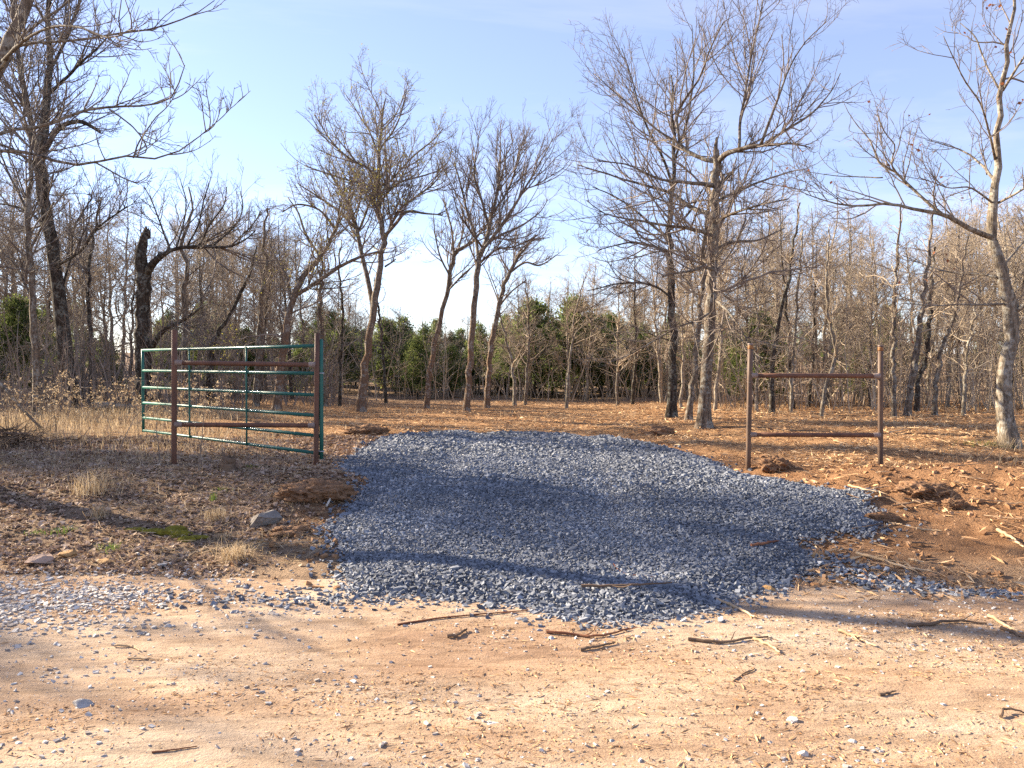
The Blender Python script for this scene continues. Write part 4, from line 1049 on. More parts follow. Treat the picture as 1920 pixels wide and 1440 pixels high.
protos = [wood_tree(7.2, 2.0, 'bg', 'twig_warm', 0), wood_tree(8.0, 2.3, 'oak', 'twig', 1), wood_tree(6.4, 1.7, 'bg', 'twig_warm', 0),
          wood_tree(7.6, 1.8, 'oak_dark', 'twig', 1), wood_tree(5.6, 1.6, 'oak_pale', 'twig_warm', 0), wood_tree(8.6, 2.6, 'bg', 'twig_warm', 1),
          wood_tree(4.6, 1.2, 'oak_pale', 'twig_pale', 0), wood_tree(6.8, 2.2, 'oak', 'twig_warm', 1)]
used = set()
TONES = ('grey brown', 'rough grey', 'thin brown', 'dark', 'pale', 'broad brown', 'whitish', 'broad grey')
def wood_label(x, y, k, row, s_):
    px = 960 + FPX * x / y
    for lim, where, grp in ((-10, 'of the wood beyond the left edge', 'wood trees beyond the left edge'), (265, 'of the thicket left of the dead trunk', 'trees in the left thicket'),
                            (430, 'of the wood behind the free gate end', 'trees behind the free end of the gate'),
                            (620, 'of the wood behind the gate hinges', 'trees behind the hinge end of the gate'),
                            (900, 'of the far wood left of the clearing trio', 'trees of the far wood edge'),
                            (1080, 'of the far wood right of the clearing trio', 'trees of the far middle wood'),
                            (1240, 'of the far wood left of the large oaks', 'trees left of the large oaks'),
                            (1400, 'of the wood behind the large oaks', 'trees behind the large oaks'),
                            (1530, 'of the wood behind the left brace half', 'trees behind the right brace'),
                            (1660, 'of the wood behind the right brace half', 'trees behind the right brace'),
                            (1790, 'of the wood just right of the right brace', 'trees right of the brace'),
                            (1930, 'of the wood around the pale edge oak', 'trees around the pale edge oak'),
                            (99999, 'of the wood beyond the right edge', 'wood trees beyond the right edge')):
        if px < lim: break
    size_ = 'tall ' if s_ > 1.05 else ('short ' if s_ < 0.75 else '')
    return (size_ + TONES[k] + ' tree ' + ('at the front ', 'just inside ', 'further back ', 'deep ')[row] + where).replace(' of the wood', ' in the wood' if row > 1 else ' of the wood').replace('inside of the', 'inside the').replace('inside in the', 'inside the').replace(' of the far', ' in the far' if row > 1 else ' of the far'), grp
def top_wanted(px):
    # height of the wood's skyline in the photograph, in picture rows
    return np.interp(px, [0, 120, 250, 330, 480, 560, 700, 760, 860, 960, 1060, 1140, 1250, 1400, 1500, 1620, 1750, 1920],
                         [330, 370, 400, 400, 390, 440, 560, 640, 640, 560, 540, 530, 450, 390, 380, 420, 400, 360])
cand = []
for row, (y0, y1, gap) in enumerate(((20.5, 24, 0.95), (24, 30, 0.85), (30, 40, 0.95), (40, 58, 1.15))):
    for x in np.arange(-0.80 * y1, 0.80 * y1, gap):
        cand.append((x + rng.uniform(-.5, .5) * gap, rng.uniform(y0, y1), row))
    for x in np.arange(0.72 * y1, 0.72 * y1 + 22, gap * 2.2):
        for sg in (-1, 1): cand.append((sg * (x + rng.uniform(-.5, .5) * gap), rng.uniform(y0, y1), row))
placed = 0
for x, y, row in cand:
    px = 960 + FPX * x / y
    if row == 0 and px < -160: y += 3.0
    if 560 < px < 1240 and y < 26 + 2.0 * math.sin(px * .01): continue          # the clearing reaches further back here
    if px < 560 and y < 22: continue
    tw = top_wanted(px) + rng.uniform(-55, 55) + (25 if row == 0 else 0)
    z0 = float(S(x, y))
    hw = (CAMZ + (690 - tw) * y / FPX) - z0
    if hw < 2.6: continue
    k = int(rng.integers(len(protos)))
    src = protos[k]
    o = src if k not in used else copy_tree(src)
    used.add(k)
    hp = (7.2, 8.0, 6.4, 7.6, 5.6, 8.6, 4.6, 6.8)[k]
    s_ = hw / (hp + 0.6)
    o.location = (x, y, z0); o.rotation_euler = (0, 0, rng.uniform(0, 6.28)); o.scale = (0.5 * s_ + 0.5 * max(s_, .75), 0.5 * s_ + 0.5 * max(s_, .75), s_)
    lb, gr = wood_label(x, y, k, row, s_); tag(o, lb, 'tree', gr); placed += 1

# trees beyond the left edge of the picture that shade the road and the drive
for x, y, k, s_ in ((-15.5, 14.9, 1, 1.25), (-14.8, 10.6, 6, 1.35), (-17.5, 11.4, 6, 1.9), (-19, 16.6, 5, 1.2), (-12.6, 13.6, 7, 1.15), (-16.2, 15.8, 5, 1.15), (-13.8, 14.8, 2, 1.3), (-21.5, 18.2, 5, 1.3)):
    o = copy_tree(protos[k]); o.location = (x, y, float(S(x, y))); o.rotation_euler = (0, 0, x * 1.7); o.scale = (s_, s_, s_)
    tag(o, 'bare tree beyond the left edge whose branch shadows cross the road', 'tree', 'trees beyond the left edge')

# --- evergreen cedars
def cedar(h, w, seed):
    t = obj('cedar_tree', None)
    T = np.stack([0.03 * np.sin(np.arange(8)), 0.03 * np.cos(np.arange(8) * 1.3), np.linspace(-0.15, h * 0.97, 8)], -1)
    obj('trunk', mesh_np('trunk', *tubes(T[None], (0.012 * h * np.linspace(1.2, 0.1, 8))[None], 7)[:2], M['oak_dark'], True), t)
    nb = 120
    u = rng.random(nb) ** 0.8; z = h * (0.10 + 0.88 * u)
    prof = np.power(np.clip(1 - u, 0, 1), 0.95) * np.clip(0.6 + u * 1.6, 0, 1) + 0.03
    az = rng.uniform(0, 2 * np.pi, nb); ln = w * prof * rng.uniform(0.5, 1.3, nb) + 0.10
    dr = unit(np.stack([np.cos(az), np.sin(az), rng.uniform(0.1, 0.7, nb)], -1))
    B = grow(np.stack([0 * z, 0 * z, z], -1), dr, ln, 5, 0.1, 0.05, 0.1)
    acc = Acc(); V, F, _ = tubes(B, taper(0.012 + 0.008 * ln, 5, 0.3), 3); acc.add(V, F)
    obj('branches', acc.mesh('branches', M['twig_dark'], True), t)
    nl = 11000
    ib = rng.choice(nb, nl, p=ln / ln.sum()); f = rng.uniform(0.3, 1.05, nl) * 5; i = np.minimum(f.astype(int), 4); q = (f - i)[:, None]
    C = B[ib, i] * (1 - q) + B[ib, i + 1] * q + rng.normal(size=(nl, 3)) * np.array([0.10, 0.10, 0.08]) * (0.4 + 0.15 * h)
    d = unit(unit(C - np.array([0, 0, 0.45 * h])) + rng.normal(size=(nl, 3)) * 0.5 + UP * 0.4); L = rng.uniform(0.07, 0.17, nl)
    s_ = unit(np.cross(d, rng.normal(size=(nl, 3)))); wd = L * 0.20
    V = np.stack([C - s_ * wd[:, None] * .4, C + d * L[:, None] * .5 + s_ * wd[:, None], C + d * L[:, None], C + d * L[:, None] * .5 - s_ * wd[:, None]], 1)
    cl = rng.random(nb)[ib] * 0.6 + rng.random(nl) * 0.4
    obj('crown', mesh_np('crown', V, np.arange(nl)[:, None] * 4 + np.arange(4)[None], M['cedar'], False, {"rnd": np.repeat(cl, 4)}), t)
    return t
cps = [cedar(5.0, 1.5, 1), cedar(4.0, 1.6, 2), cedar(5.6, 1.5, 3)]; hs = (5.0, 4.0, 5.6); cused = set()
cedars = [  # px, top row, depth, width factor, label
    (782, 628, 30, 1.0, 'bright green cedar in the gap left of the clearing trio'), (722, 600, 36, 1.0, 'bluish cedar behind the budding forked tree'),
    (845, 645, 31, 1.25, 'dark low cedar between two trunks of the clearing trio'), (1000, 566, 31, 1.15, 'tall olive cedar behind the right trunk of the trio'),
    (1078, 560, 32, 1.0, 'tallest dark green cedar in the middle of the far wood'), (945, 640, 33, 1.1, 'low yellowish cedar just right of the tallest straight oak'),
    (1145, 590, 36, 1.1, 'dull cedar right of the tallest dark green cedar'), (462, 618, 27, 0.8, 'pointed green cedar rising above the gate top bar'),
    (560, 655, 29, 0.9, 'green cedar behind the gate near the hinge post'), (205, 640, 25, 1.0, 'shaded cedar left of the snapped dead trunk'),
    (35, 560, 27, 1.0, 'dark cedar at the left picture edge'), (330, 650, 28, 1.0, 'shaded cedar right of the snapped dead trunk'),
    (1425, 590, 25, 0.95, 'green cedar behind the left post of the right brace'), (1390, 640, 27, 1.0, 'low green cedar right of the large snapped oak'),
    (1610, 660, 28, 1.0, 'low dark cedar seen through the right brace'), (1200, 610, 33, 1.0, 'dull cedar left of the dark straight oak'),
    (1300, 640, 33, 1.0, 'shaded cedar behind the slanting mossy footed oak')]
for px, tp, y, wf, lb in cedars:
    p = at(px, tp, y); z0 = float(S(p[0], y)); hh = p[2] - z0
    k = int(np.argmin([abs(hh / h_ - 1) + rng.uniform(0, .3) for h_ in hs]))
    o = cps[k] if k not in cused else copy_tree(cps[k]); cused.add(k)
    s_ = hh / hs[k]; o.location = (p[0], y, z0); o.rotation_euler = (0, 0, rng.uniform(0, 6.28)); o.scale = (s_ * wf * 1.3, s_ * wf * 1.3, s_)
    tag(o, lb, 'cedar', 'cedars of the wood')
for j in range(118):
    mid_row = j < 46
    if mid_row: px = 560 + 15 * j + rng.uniform(-14, 14); y = rng.uniform(31, 42); s_ = rng.uniform(0.48, 0.70)
    else: px = rng.uniform(-80, 2000); y = rng.uniform(36, 68); s_ = rng.uniform(0.55, 1.0) * (0.5 if 620 < px < 1120 else 1.0)
    x = (px - 960) / FPX * y
    k = int(rng.integers(3)); o = cps[k] if k not in cused else copy_tree(cps[k]); cused.add(k)
    o.location = (x, y, float(S(x, y))); o.rotation_euler = (0, 0, rng.uniform(0, 6.28)); o.scale = (s_ * 1.3, s_ * 1.3, s_)
    for lim, lb, gr in ((300, 'deep in the wood at the far left', 'cedars deep in the left thicket'), (620, 'deep in the wood behind the gate', 'cedars deep behind the gate'),
                    (880, 'in the far cedar band left of the clearing trio', 'far cedars left of the trio'), (1110, 'in the far cedar band right of the clearing trio', 'far cedars right of the trio'),
                    (1400, 'deep in the wood behind the large oaks', 'cedars behind the large oaks'), (1660, 'deep in the wood behind the right brace', 'cedars behind the right brace'),
                    (9999, 'deep in the wood right of the right brace', 'cedars right of the right brace')):
        if px < lim: break
    tag(o, 'shaded cedar ' + lb, 'cedar', gr)

# --- undergrowth
def undergrowth(name, label, n, fx, fy, hr, mat, k2=4.2):
    x, y = fx(n), None
    y = fy(n, x); x = x * y
    st = np.stack([x, y, S(x, y) - 0.03], -1)
    h = rng.uniform(hr[0], hr[1], n)
    dr = unit(np.stack([rng.normal(size=n) * 0.22, rng.normal(size=n) * 0.22, np.ones(n)], -1))
    P = grow(st, dr, h, 6, 0.10, 0.04); Rr = taper(0.004 + 0.0055 * h, 6, 0.3)
    acc = Acc(); V, F, _ = tubes(P, Rr, 3); acc.add(V, F)
    crown_from(acc, [(P, Rr)], None, [dict(n=2.1, lr=0.42, lmin=0.2, lmax=1.1, rmin=0.004, seg=4, k=3, wig=0.22, up=0.05, t0=0.15),
                                      dict(n=k2 * 0.6, lr=0.5, lmin=0.1, lmax=0.5, rmin=0.003, seg=2, k=3, wig=0.25, up=0.05)])
    o = obj(name, acc.mesh(name, M[mat], False)); tag(o, label, 'undergrowth', kind='stuff')
undergrowth('undergrowth', 'tangled bare brush under the trees behind the gate', 560, lambda n: rng.uniform(-0.70, -0.22, n), lambda n, x: 17.5 + 10 * rng.random(n) ** 1.2 + 5 * sstep(-0.45, -0.2, x), (0.6, 2.8), 'twig')
undergrowth('undergrowth', 'thin saplings and brush at the foot of the far wood', 330, lambda n: rng.uniform(-0.26, 0.22, n), lambda n, x: 27 + 9 * rng.random(n), (0.8, 3.4), 'twig_warm')
undergrowth('undergrowth', 'sunlit tangle of thin stems in the wood behind the right brace', 640, lambda n: rng.uniform(0.18, 0.70, n), lambda n, x: 20.5 + 9 * rng.random(n) + 5 * sstep(0.3, 0.18, x), (0.8, 3.6), 'twig_warm')

# ------------------------------------------------------------------ pipe braces, gate and wire
def pipe(parent, name, a_, b_, r, mat, k=20, cap=True):
    o = np.array(parent.location); P = np.linspace(np.asarray(a_, float), np.asarray(b_, float), 5) - o
    return obj(name, tube_mesh(name, P, r, k, M[mat], cap), parent)

def brace(label, pa, pb, ta, tb, rails, matp, matr, caps):
    """pa, pb: post feet; ta, tb: post tops; rails: pairs of end heights"""
    t = thing('pipe_brace', label, 'fence brace', tuple((np.array(pa) + np.array(pb)) / 2))
    rp = 0.0302
    for p, q in ((pa, ta), (pb, tb)):
        f = np.array(p, float); f[2] -= 0.25
        post = pipe(t, 'post', f, q, rp, matp)
        if caps:
            c0 = np.array(q, float); pipe(t, 'rust_band', c0 - (0, 0, 0.055), c0 - (0, 0, 0.012), rp + 0.0012, 'rust_orange')
            pipe(t, 'post_cap', c0 - (0, 0, 0.004), c0 + (0, 0, 0.014), rp + 0.002, 'weld')
    for za, zb in rails:
        def on(p, q, z):
            u = (z - p[2]) / (q[2] - p[2]); return np.array(p) * (1 - u) + np.array(q) * u
        A, B = on(np.array(pa), np.array(ta), za), on(np.array(pb), np.array(tb), zb)
        d = unit(B - A)
        pipe(t, 'rail', A + d * 0.05, B - d * 0.05, 0.0265, matr)
        for e, s in ((A, d), (B, -d)):
            o_ = np.array(t.location)
            # coped, welded fitting: a short sleeve that swells into the post
            P = np.array([e + s * v for v in (0.012, 0.04, 0.052, 0.085, 0.092)]) - o_
            obj('weld_collar', tube_mesh('weld_collar', P, np.array([0.041, 0.034, 0.0305, 0.0302, 0.0272]), 18, M['weld'], True), t)
    return t
Lp, Lq = at(326, 878, 9.0), at(592, 880, 9.15)
gate_brace = brace('rusty pipe brace of two posts and two rails in front of the gate', Lp, Lq, at(327, 619, 9.0), at(595, 625, 9.15),
      [(at(326, 680, 9.0)[2], at(595, 684, 9.15)[2]), (at(326, 796, 9.0)[2], at(593, 798, 9.15)[2])], 'rust', 'rust', False)
Rp, Rq = at(1402, 884, 9.5), at(1651, 882, 9.52)
drive_brace = brace('rusty pipe brace with capped posts standing alone right of the driveway', Rp, Rq, at(1407, 646, 9.5), at(1651, 649, 9.52),
      [(at(1404, 704, 9.5)[2], at(1651, 705, 9.52)[2]), (at(1404, 815, 9.5)[2], at(1651, 816, 9.52)[2])], 'rust_grey', 'rust', True)
# wire twisted round the posts of the right brace
def ring(parent, p, z, r, tilt=0.01):
    a = np.linspace(0, 2 * np.pi * 2, 40); P = np.stack([p[0] + r * np.cos(a), p[1] + r * np.sin(a), z + tilt * np.sin(a) + 0.004 * a / 6], -1) - np.array(parent.location)
    obj('wire_wrap', tube_mesh('wire_wrap', P, 0.0018, 5, M['wire'], True), parent)
for z in (1.33, 1.05):
    ring(drive_brace, at(1406, 700, 9.5), z, 0.0325); ring(drive_brace, at(1651, 700, 9.52), z - 0.06, 0.0325)

hinge = at(603, 852, 9.17); free = at(269, 808, 12.45)
gdir = unit(np.array([free[0] - hinge[0], free[1] - hinge[1], 0]))
gate = thing('farm_gate', 'open green tubular steel farm gate swung back behind the pipe brace', 'gate', (hinge[0], hinge[1], float(S(hinge[0], hinge[1]))))
glen = math.hypot(free[0] - hinge[0], free[1] - hinge[1])
def gp(s, z): return np.array([hinge[0] + gdir[0] * s, hinge[1] + gdir[1] * s, z])
zr0 = (1.757, 1.437, 1.187, 0.948, 0.715, 0.512); zr1 = (1.776, 1.458, 1.199, 0.957, 0.723, 0.523)
GR = 0.0205
for za, zb in zip(zr0, zr1): pipe(gate, 'gate_bar', gp(0.02, za), gp(glen - 0.01, zb), GR, 'green', 16)
pipe(gate, 'hinge_tube', gp(0, 0.45), gp(0, 1.83), 0.024, 'green', 18)
pipe(gate, 'end_tube', gp(glen, zr1[-1] - 0.02), gp(glen, zr1[0] + 0.02), 0.022, 'green', 16)
nrm = np.array([gdir[1], -gdir[0], 0]) * 0.024
for px in (358, 465):
    # where the sight line through this column of the picture meets the gate plane
    kx = (px - 960) / FPX; s = (kx * hinge[1] - hinge[0]) / (gdir[0] - kx * gdir[1]); u = s / glen
    pipe(gate, 'upright_stay', gp(s, zr0[-1] * (1 - u) + zr1[-1] * u - 0.02) - nrm, gp(s, zr0[0] * (1 - u) + zr1[0] * u + 0.01) - nrm, 0.0115, 'green', 10)
for z in (1.44, 0.54):
    P = np.linspace(np.array([Lq[0] + 0.02, Lq[1] + 0.0, z]), gp(0, z), 4) - np.array(gate.location)
    h_ = obj('hinge', tube_mesh('hinge', P, 0.011, 10, M['steel'], True), gate)
    a = np.linspace(0, 2 * np.pi, 14); c = gp(0, z) - np.array(gate.location)
    obj('hinge_strap', tube_mesh('hinge_strap', np.stack([c[0] + 0.028 * np.cos(a), c[1] + 0.028 * np.sin(a), c[2] + 0 * a], -1), 0.007, 8, M['steel'], False), h_)
# latch chain hanging on the free end
P = np.array([gp(glen + 0.02, 1.20), gp(glen + 0.03, 1.10), gp(glen + 0.025, 1.02)]) - np.array(gate.location)
obj('latch_chain', tube_mesh('latch_chain', resample(P, 8), 0.006, 6, M['steel'], True), gate)

# old wire fence running off to the left from the gate brace
wf = thing('wire_fence', 'thin rusty barbed wire strands running left from the gate brace', 'wire fence', (-7.5, 9.0, float(S(-7.5, 9.0))))
o_ = np.array(wf.location)
for z in (1.36, 1.08, 0.78):
    P = resample(np.array([(Lp[0] + 0.0, Lp[1] + 0.03, z), (-5.5, 9.02, z - 0.02), (-7.5, 9.0, z + 0.05)]), 12) - o_
    w = obj('wire', tube_mesh('wire', P, 0.0017, 5, M['wire'], True), wf)
    nb = 26; acc = Acc(); tt = np.linspace(0.02, 0.98, nb) * 11; i = np.minimum(tt.astype(int), 10); q = (tt - i)[:, None]
    C = P[i] * (1 - q) + P[i + 1] * q; d = unit(rng.normal(size=(nb, 3))) * 0.014
    V, F, _ = tubes(np.stack([C - d, C + d], 1), np.full((nb, 2), 0.0012), 4); acc.add(V, F)
    obj('barbs', acc.mesh('barbs', M['wire']), w)
pipe(wf, 't_post', (-7.5, 9.03, float(S(-7.5, 9.0)) - 0.3), (-7.5, 9.03, 1.75), 0.017, 'rust', 8)

# ------------------------------------------------------------------ rocks, stump, logs, sticks
def ico(sub):
    import bmesh
    bm = bmesh.new(); bmesh.ops.create_icosphere(bm, subdivisions=sub, radius=1.0)
    V = np.array([v.co[:] for v in bm.verts]); F = np.array([[v.index for v in f.verts] for f in bm.faces]); bm.free()
    return V, F
ICO2, ICO3 = ico(2), ico(3)
def rock(name, label, px, py, w, h, mat, depth=0.8, sink=0.3, flat=0.5, yaw=None, cat='rock', group=None, sub=3, rough=1.0, cuts=(0.45, 0.8), smooth=False):
    """an angular stone: a sphere cut by random planes; w, h in metres"""
    p = ground_at(px, py); V, F = ICO3 if sub == 3 else ICO2
    V = V.copy()
    for _ in range(16):
        nn = unit(rng.normal(size=3)); c = rng.uniform(*cuts)
        dd = V @ nn; V = V - np.maximum(dd - c, 0)[:, None] * nn
    V = V + rng.normal(size=V.shape) * 0.012 * rough
    V = V * np.array([w / 2, w / 2 * depth, h / 2]) / 0.75
    if yaw is None: yaw = rng.uniform(-0.5, 0.5)
    c, s = math.cos(yaw), math.sin(yaw); V[:, :2] = V[:, :2] @ np.array([[c, s], [-s, c]])
    o = obj(name, mesh_np(name, V, F, M[mat], smooth), None, (p[0], p[1], float(S(p[0], p[1])) + h * (0.5 - sink)))
    return tag(o, label, cat, group)
rock('rock', 'squarish pinkish stone at the road edge on the far left', 76, 1056, 0.19, 0.10, 'stone_pink', yaw=0.15, sink=0.25)
rock('rock', 'small rusty tan stone beside the squarish pinkish stone', 127, 1046, 0.115, 0.09, 'stone_tan', sink=0.25)
rock('rock', 'large smooth grey rock half buried in the bank left of the driveway', 496, 982, 0.27, 0.20, 'stone_dull', sink=0.40, depth=0.8, yaw=0.5, cuts=(0.45, 0.75), rough=1.6)
rock('rock', 'flat tan stone among pebbles below the moss patch', 196, 1056, 0.10, 0.035, 'stone_tan', sink=0.3)
rock('rock', 'flat grey green stone below the moss patch', 312, 1060, 0.11, 0.035, 'stone_grey', sink=0.35)
rock('rock', 'flat pale slab flush with the middle of the road', 935, 1352, 0.26, 0.05, 'stone_pale', sink=0.72, depth=0.75, yaw=-0.4)
rock('rock', 'dark lumpy stone lying on the road at the lower left', 158, 1328, 0.10, 0.042, 'stone_grey', sink=0.25)
rock('rock', 'orange flat stone on the thin right fringe of the gravel', 1528, 1044, 0.11, 0.05, 'stone_tan', sink=0.2)
rock('rock', 'tan stone at the near right corner of the gravel', 1440, 1110, 0.09, 0.06, 'stone_tan', sink=0.25)
ICO5 = ico(5)
def clod(label, px, py, w, h, depth=0.8, sink=0.45, yaw=0.0):
    # a crumbling heap of soil: a dome broken up by layered noise
    p = ground_at(px, py); V, F = ICO5; V = V.copy(); k = rng.uniform(0, 50)
    d = 0.5 * fbm(V[:, 0] * 1.7 + k, V[:, 1] * 1.7 + V[:, 2] * 1.3, 4, 7) + 0.30 * fbm(V[:, 0] * 6 + V[:, 2] * 5 + k, V[:, 1] * 6 - V[:, 2] * 4, 3, 8)
    V = V * (0.85 + d)[:, None] + rng.normal(size=V.shape) * 0.02
    w, h = w * 0.8, h * 0.75; V = V * np.array([w / 2, w / 2 * depth, h / 2]); c, s_ = math.cos(yaw), math.sin(yaw); V[:, :2] = V[:, :2] @ np.array([[c, s_], [-s_, c]])
    t = tag(obj('dirt_clod', mesh_np('dirt_clod', V, F, M['clod'], True), None, (p[0], p[1], float(S(p[0], p[1])) + h * (0.5 - sink))), label, 'dirt clod')
    n = int(60 * w / 0.4); i = rng.choice(np.where(V[:, 2] > 0)[0], n)
    B = grow(V[i], unit(rng.normal(size=(n, 3)) * np.array([1, 1, .5]) + np.array([0, 0, .1])), rng.uniform(0.04, 0.16, n), 4, 0.25, -0.06)
    V2, F2, _ = tubes(B, taper(rng.uniform(0.0012, 0.003, n), 4, 0.4), 3); o = obj('roots', mesh_np('roots', V2, F2, M['stick_dark'], False), t); o["kind"] = 'stuff'
clod('dark crumbling lump of earth at the foot of the left post of the right brace', 1455, 880, 0.50, 0.30, sink=0.38)
clod('undercut lump of dark rooty soil on the bank edge left of the gravel', 590, 930, 0.85, 0.34, sink=0.42, yaw=0.3, depth=0.6)
clod('smaller soil lump between the grey rock and the gravel', 545, 1000, 0.40, 0.16, sink=0.45)
clod('long hump of sandy soil beside the right fringe of the gravel', 1650, 975, 0.50, 0.20, depth=0.5, sink=0.5)
clod('broken red earth heap on the bank right of the right brace', 1730, 925, 0.7, 0.26, sink=0.48)
clod('low heap of churned earth at the upper left corner of the gravel', 690, 812, 0.9, 0.30, depth=0.5, sink=0.45)
clod('dark heap of mulch and earth beyond the top right of the gravel', 1230, 815, 1.0, 0.34, depth=0.5, sink=0.45)
clod('reddish clod of earth on the bank below the right brace', 1790, 955, 0.3, 0.2, sink=0.35)
for px, py, w in ((1443, 1398, .034), (1507, 1425, .045), (1350, 1385, .03), (1736, 1378, .03), (1675, 1405, .026), (1598, 1400, .036), (1422, 1258, .022), (1195, 1249, .028), (1128, 1270, .026), (1148, 1397, .032),
                  (777, 1327, .026), (728, 1333, .024), (812, 1277, .03), (1485, 1358, .055), (555, 1404, .03), (590, 1398, .034), (34, 1400, .034), (196, 1427, .032), (850, 1192, .026), (950, 1230, .03), (772, 1418, .03),
                  (700, 1250, .024), (1245, 1253, .022), (1545, 1423, .026), (1690, 1420, .03), (1905, 1408, .03), (1340, 1340, .02), (1770, 1317, .022), (1062, 1300, .02), (960, 1336, .026), (990, 1372, .026), (900, 1390, .026), (1325, 1430, .03), (270, 1068, .03), (285, 1068, .036), (350, 1045, .03), (461, 1063, .04), (258, 1040, .04)):
    if py > 1100: rock('pebble', 'small pale pebble lying loose on the open dirt road', px, py, w, w * 0.62, 'stone_pale' if rng.random() < .75 else 'stone_grey', sink=0.18, sub=2, cat='pebble', group='loose pebbles on the road')
    else: rock('pebble', 'small pale pebble among the leaves at the road edge below the moss', px, py, w, w * 0.62, 'stone_pale', sink=0.18, sub=2, cat='pebble', group='pebbles below the moss')

# stump by the left brace
p = ground_at(428, 884); p[2] = float(S(p[0], p[1]))
st = thing('tree_stump', 'small jagged dark stump between the posts of the gate brace', 'stump', tuple(p))
m_ = 9; P = np.stack([0.01 * np.sin(np.arange(m_)), 0.01 * np.cos(np.arange(m_) * 2.0), np.linspace(-0.08, 0.15, m_)], -1)
V, F, C = tubes(P[None], (0.075 * (1 + 0.5 * np.exp(-np.linspace(0, 0.2, m_) / 0.05)))[None], 16, True)
V += rng.normal(size=V.shape) * 0.005; V[-16:, 2] += rng.uniform(-0.05, 0.06, 16)
obj('trunk', mesh_np('trunk', V, [F, C], M['stick_dark'], False), st)
P = grow(np.zeros((7, 3)) + np.array([0, 0, 0.03]), unit(np.stack([np.cos(np.arange(7) * .9), np.sin(np.arange(7) * .9), -0.25 * np.ones(7)], -1)), np.full(7, 0.22), 5, 0.1, -0.08)
V, F, _ = tubes(P, taper(np.full(7, 0.03), 5, 0.3), 6); obj('roots', mesh_np('roots', V, F, M['stick_dark'], True), st)

def stick(name, label, pts, w, mat, lift=0.012, cat='stick', group=None, twigs=0, arch=0.0):
    """a stick lying along points of the picture; w in metres"""
    G = np.array([ground_at(*q) for q in pts]); G[:, 2] = S(G[:, 0], G[:, 1]) + lift + w / 2
    if arch: G[1:-1, 2] += arch
    c = G.mean(0); P = resample(G - c, 12); P[1:-1] += rng.normal(size=(10, 3)) * w * 0.12
    rr = w / 2 * np.linspace(1, 0.45, 12)
    t = tag(obj(name, tube_mesh(name, P, rr, 7, M[mat], True, False), None, tuple(c)), label, cat, group)
    if twigs:
        s, d, l, r = spawn(P[None], rr[None], twigs / max(path_len(P[None])[0], .1), 0.2, 1, (25, 60), 0.35, 0.05, 0.5, 0.6, 0.0025, flat=0.8)
        d[:, 2] = np.abs(d[:, 2]) * 0.2; B = grow(s, unit(d), l, 5, 0.15, -0.01)
        for q in range(len(B)):
            V, F, _ = tubes(B[q:q + 1], taper(r[q:q + 1], 5, 0.4), 4); obj('side_twig', mesh_np('side_twig', V, F, M[mat], True), t)
    return t
stick('stick', 'pale stripped stick angled at the near right corner of the gravel', [(1344, 1132), (1380, 1147), (1415, 1164)], 0.022, 'stick_pale')
stick('stick', 'pale splintered stick at the right picture edge of the road', [(1854, 1163), (1880, 1178), (1908, 1190)], 0.022, 'stick_pale')
stick('stick', 'dark splintered stick just below the pale one at the right edge', [(1876, 1186), (1900, 1196), (1925, 1206)], 0.022, 'stick_dark')
stick('stick', 'crooked dark branch lying on the road at the right', [(1702, 1180), (1740, 1178), (1790, 1172), (1850, 1177)], 0.022, 'stick_dark', twigs=3)
stick('stick', 'long thin curved twig across the road below the gravel', [(745, 1178), (800, 1168), (840, 1163), (920, 1156), (990, 1151)], 0.012, 'stick_red', twigs=3)
stick('stick', 'short dark broken branch on the road below the long thin twig', [(838, 1202), (858, 1198), (875, 1188)], 0.022, 'stick_dark', twigs=2)
stick('stick', 'brown stick pair on the road right of the middle', [(1025, 1193), (1080, 1197), (1125, 1201), (1180, 1187)], 0.018, 'stick_red', twigs=2)
stick('stick', 'dark short stick below the brown stick pair', [(1088, 1226), (1120, 1220), (1154, 1212)], 0.018, 'stick_dark')
stick('stick', 'pale root with curled end below the near right gravel corner', [(1413, 1206), (1440, 1218), (1462, 1233)], 0.020, 'stick_pale', twigs=2)
stick('stick', 'bundle like brown branch left of the pale curled root', [(1290, 1207), (1350, 1212), (1400, 1206), (1440, 1203)], 0.020, 'stick_dark', twigs=7)
stick('stick', 'branching pale root mass on the road right of the curled root', [(1572, 1192), (1600, 1200), (1625, 1212), (1640, 1218)], 0.020, 'stick_pale', twigs=9)
stick('stick', 'long pale split pole lying along the earth bank right of the gravel', [(1605, 1043), (1650, 1056), (1700, 1070), (1745, 1078)], 0.026, 'stick_pale', twigs=2)
stick('stick', 'red brown stick lying on the gravel near its right side', [(1408, 1029), (1435, 1025), (1460, 1021)], 0.026, 'stick_red')
stick('stick', 'bleached forked branches on the bank at the far right edge', [(1870, 1000), (1890, 1010), (1920, 1032)], 0.030, 'stick_pale', twigs=5)
stick('stick', 'dark arching root above the sandy hump right of the gravel', [(1618, 945), (1660, 944), (1700, 958)], 0.026, 'stick_dark', arch=0.03)
stick('stick', 'small pale curved twig at the lower left of the road', [(240, 1242), (270, 1243), (300, 1245)], 0.012, 'stick_pale')
stick('stick', 'thin curved red twig at the bottom of the road', [(285, 1419), (330, 1418), (370, 1412)], 0.008, 'stick_red')
stick('stick', 'curved dark twig at the right edge of the lower road', [(1876, 1352), (1885, 1345), (1925, 1350)], 0.014, 'stick_dark', arch=0.015)
stick('stick', 'thin branching dark twig on the road below the curled root', [(1375, 1285), (1395, 1270), (1415, 1262), (1400, 1254)], 0.008, 'stick_dark', twigs=3)
stick('stick', 'short dark stick in the lower right of the road', [(1648, 1311), (1665, 1307), (1680, 1304)], 0.014, 'stick_dark')
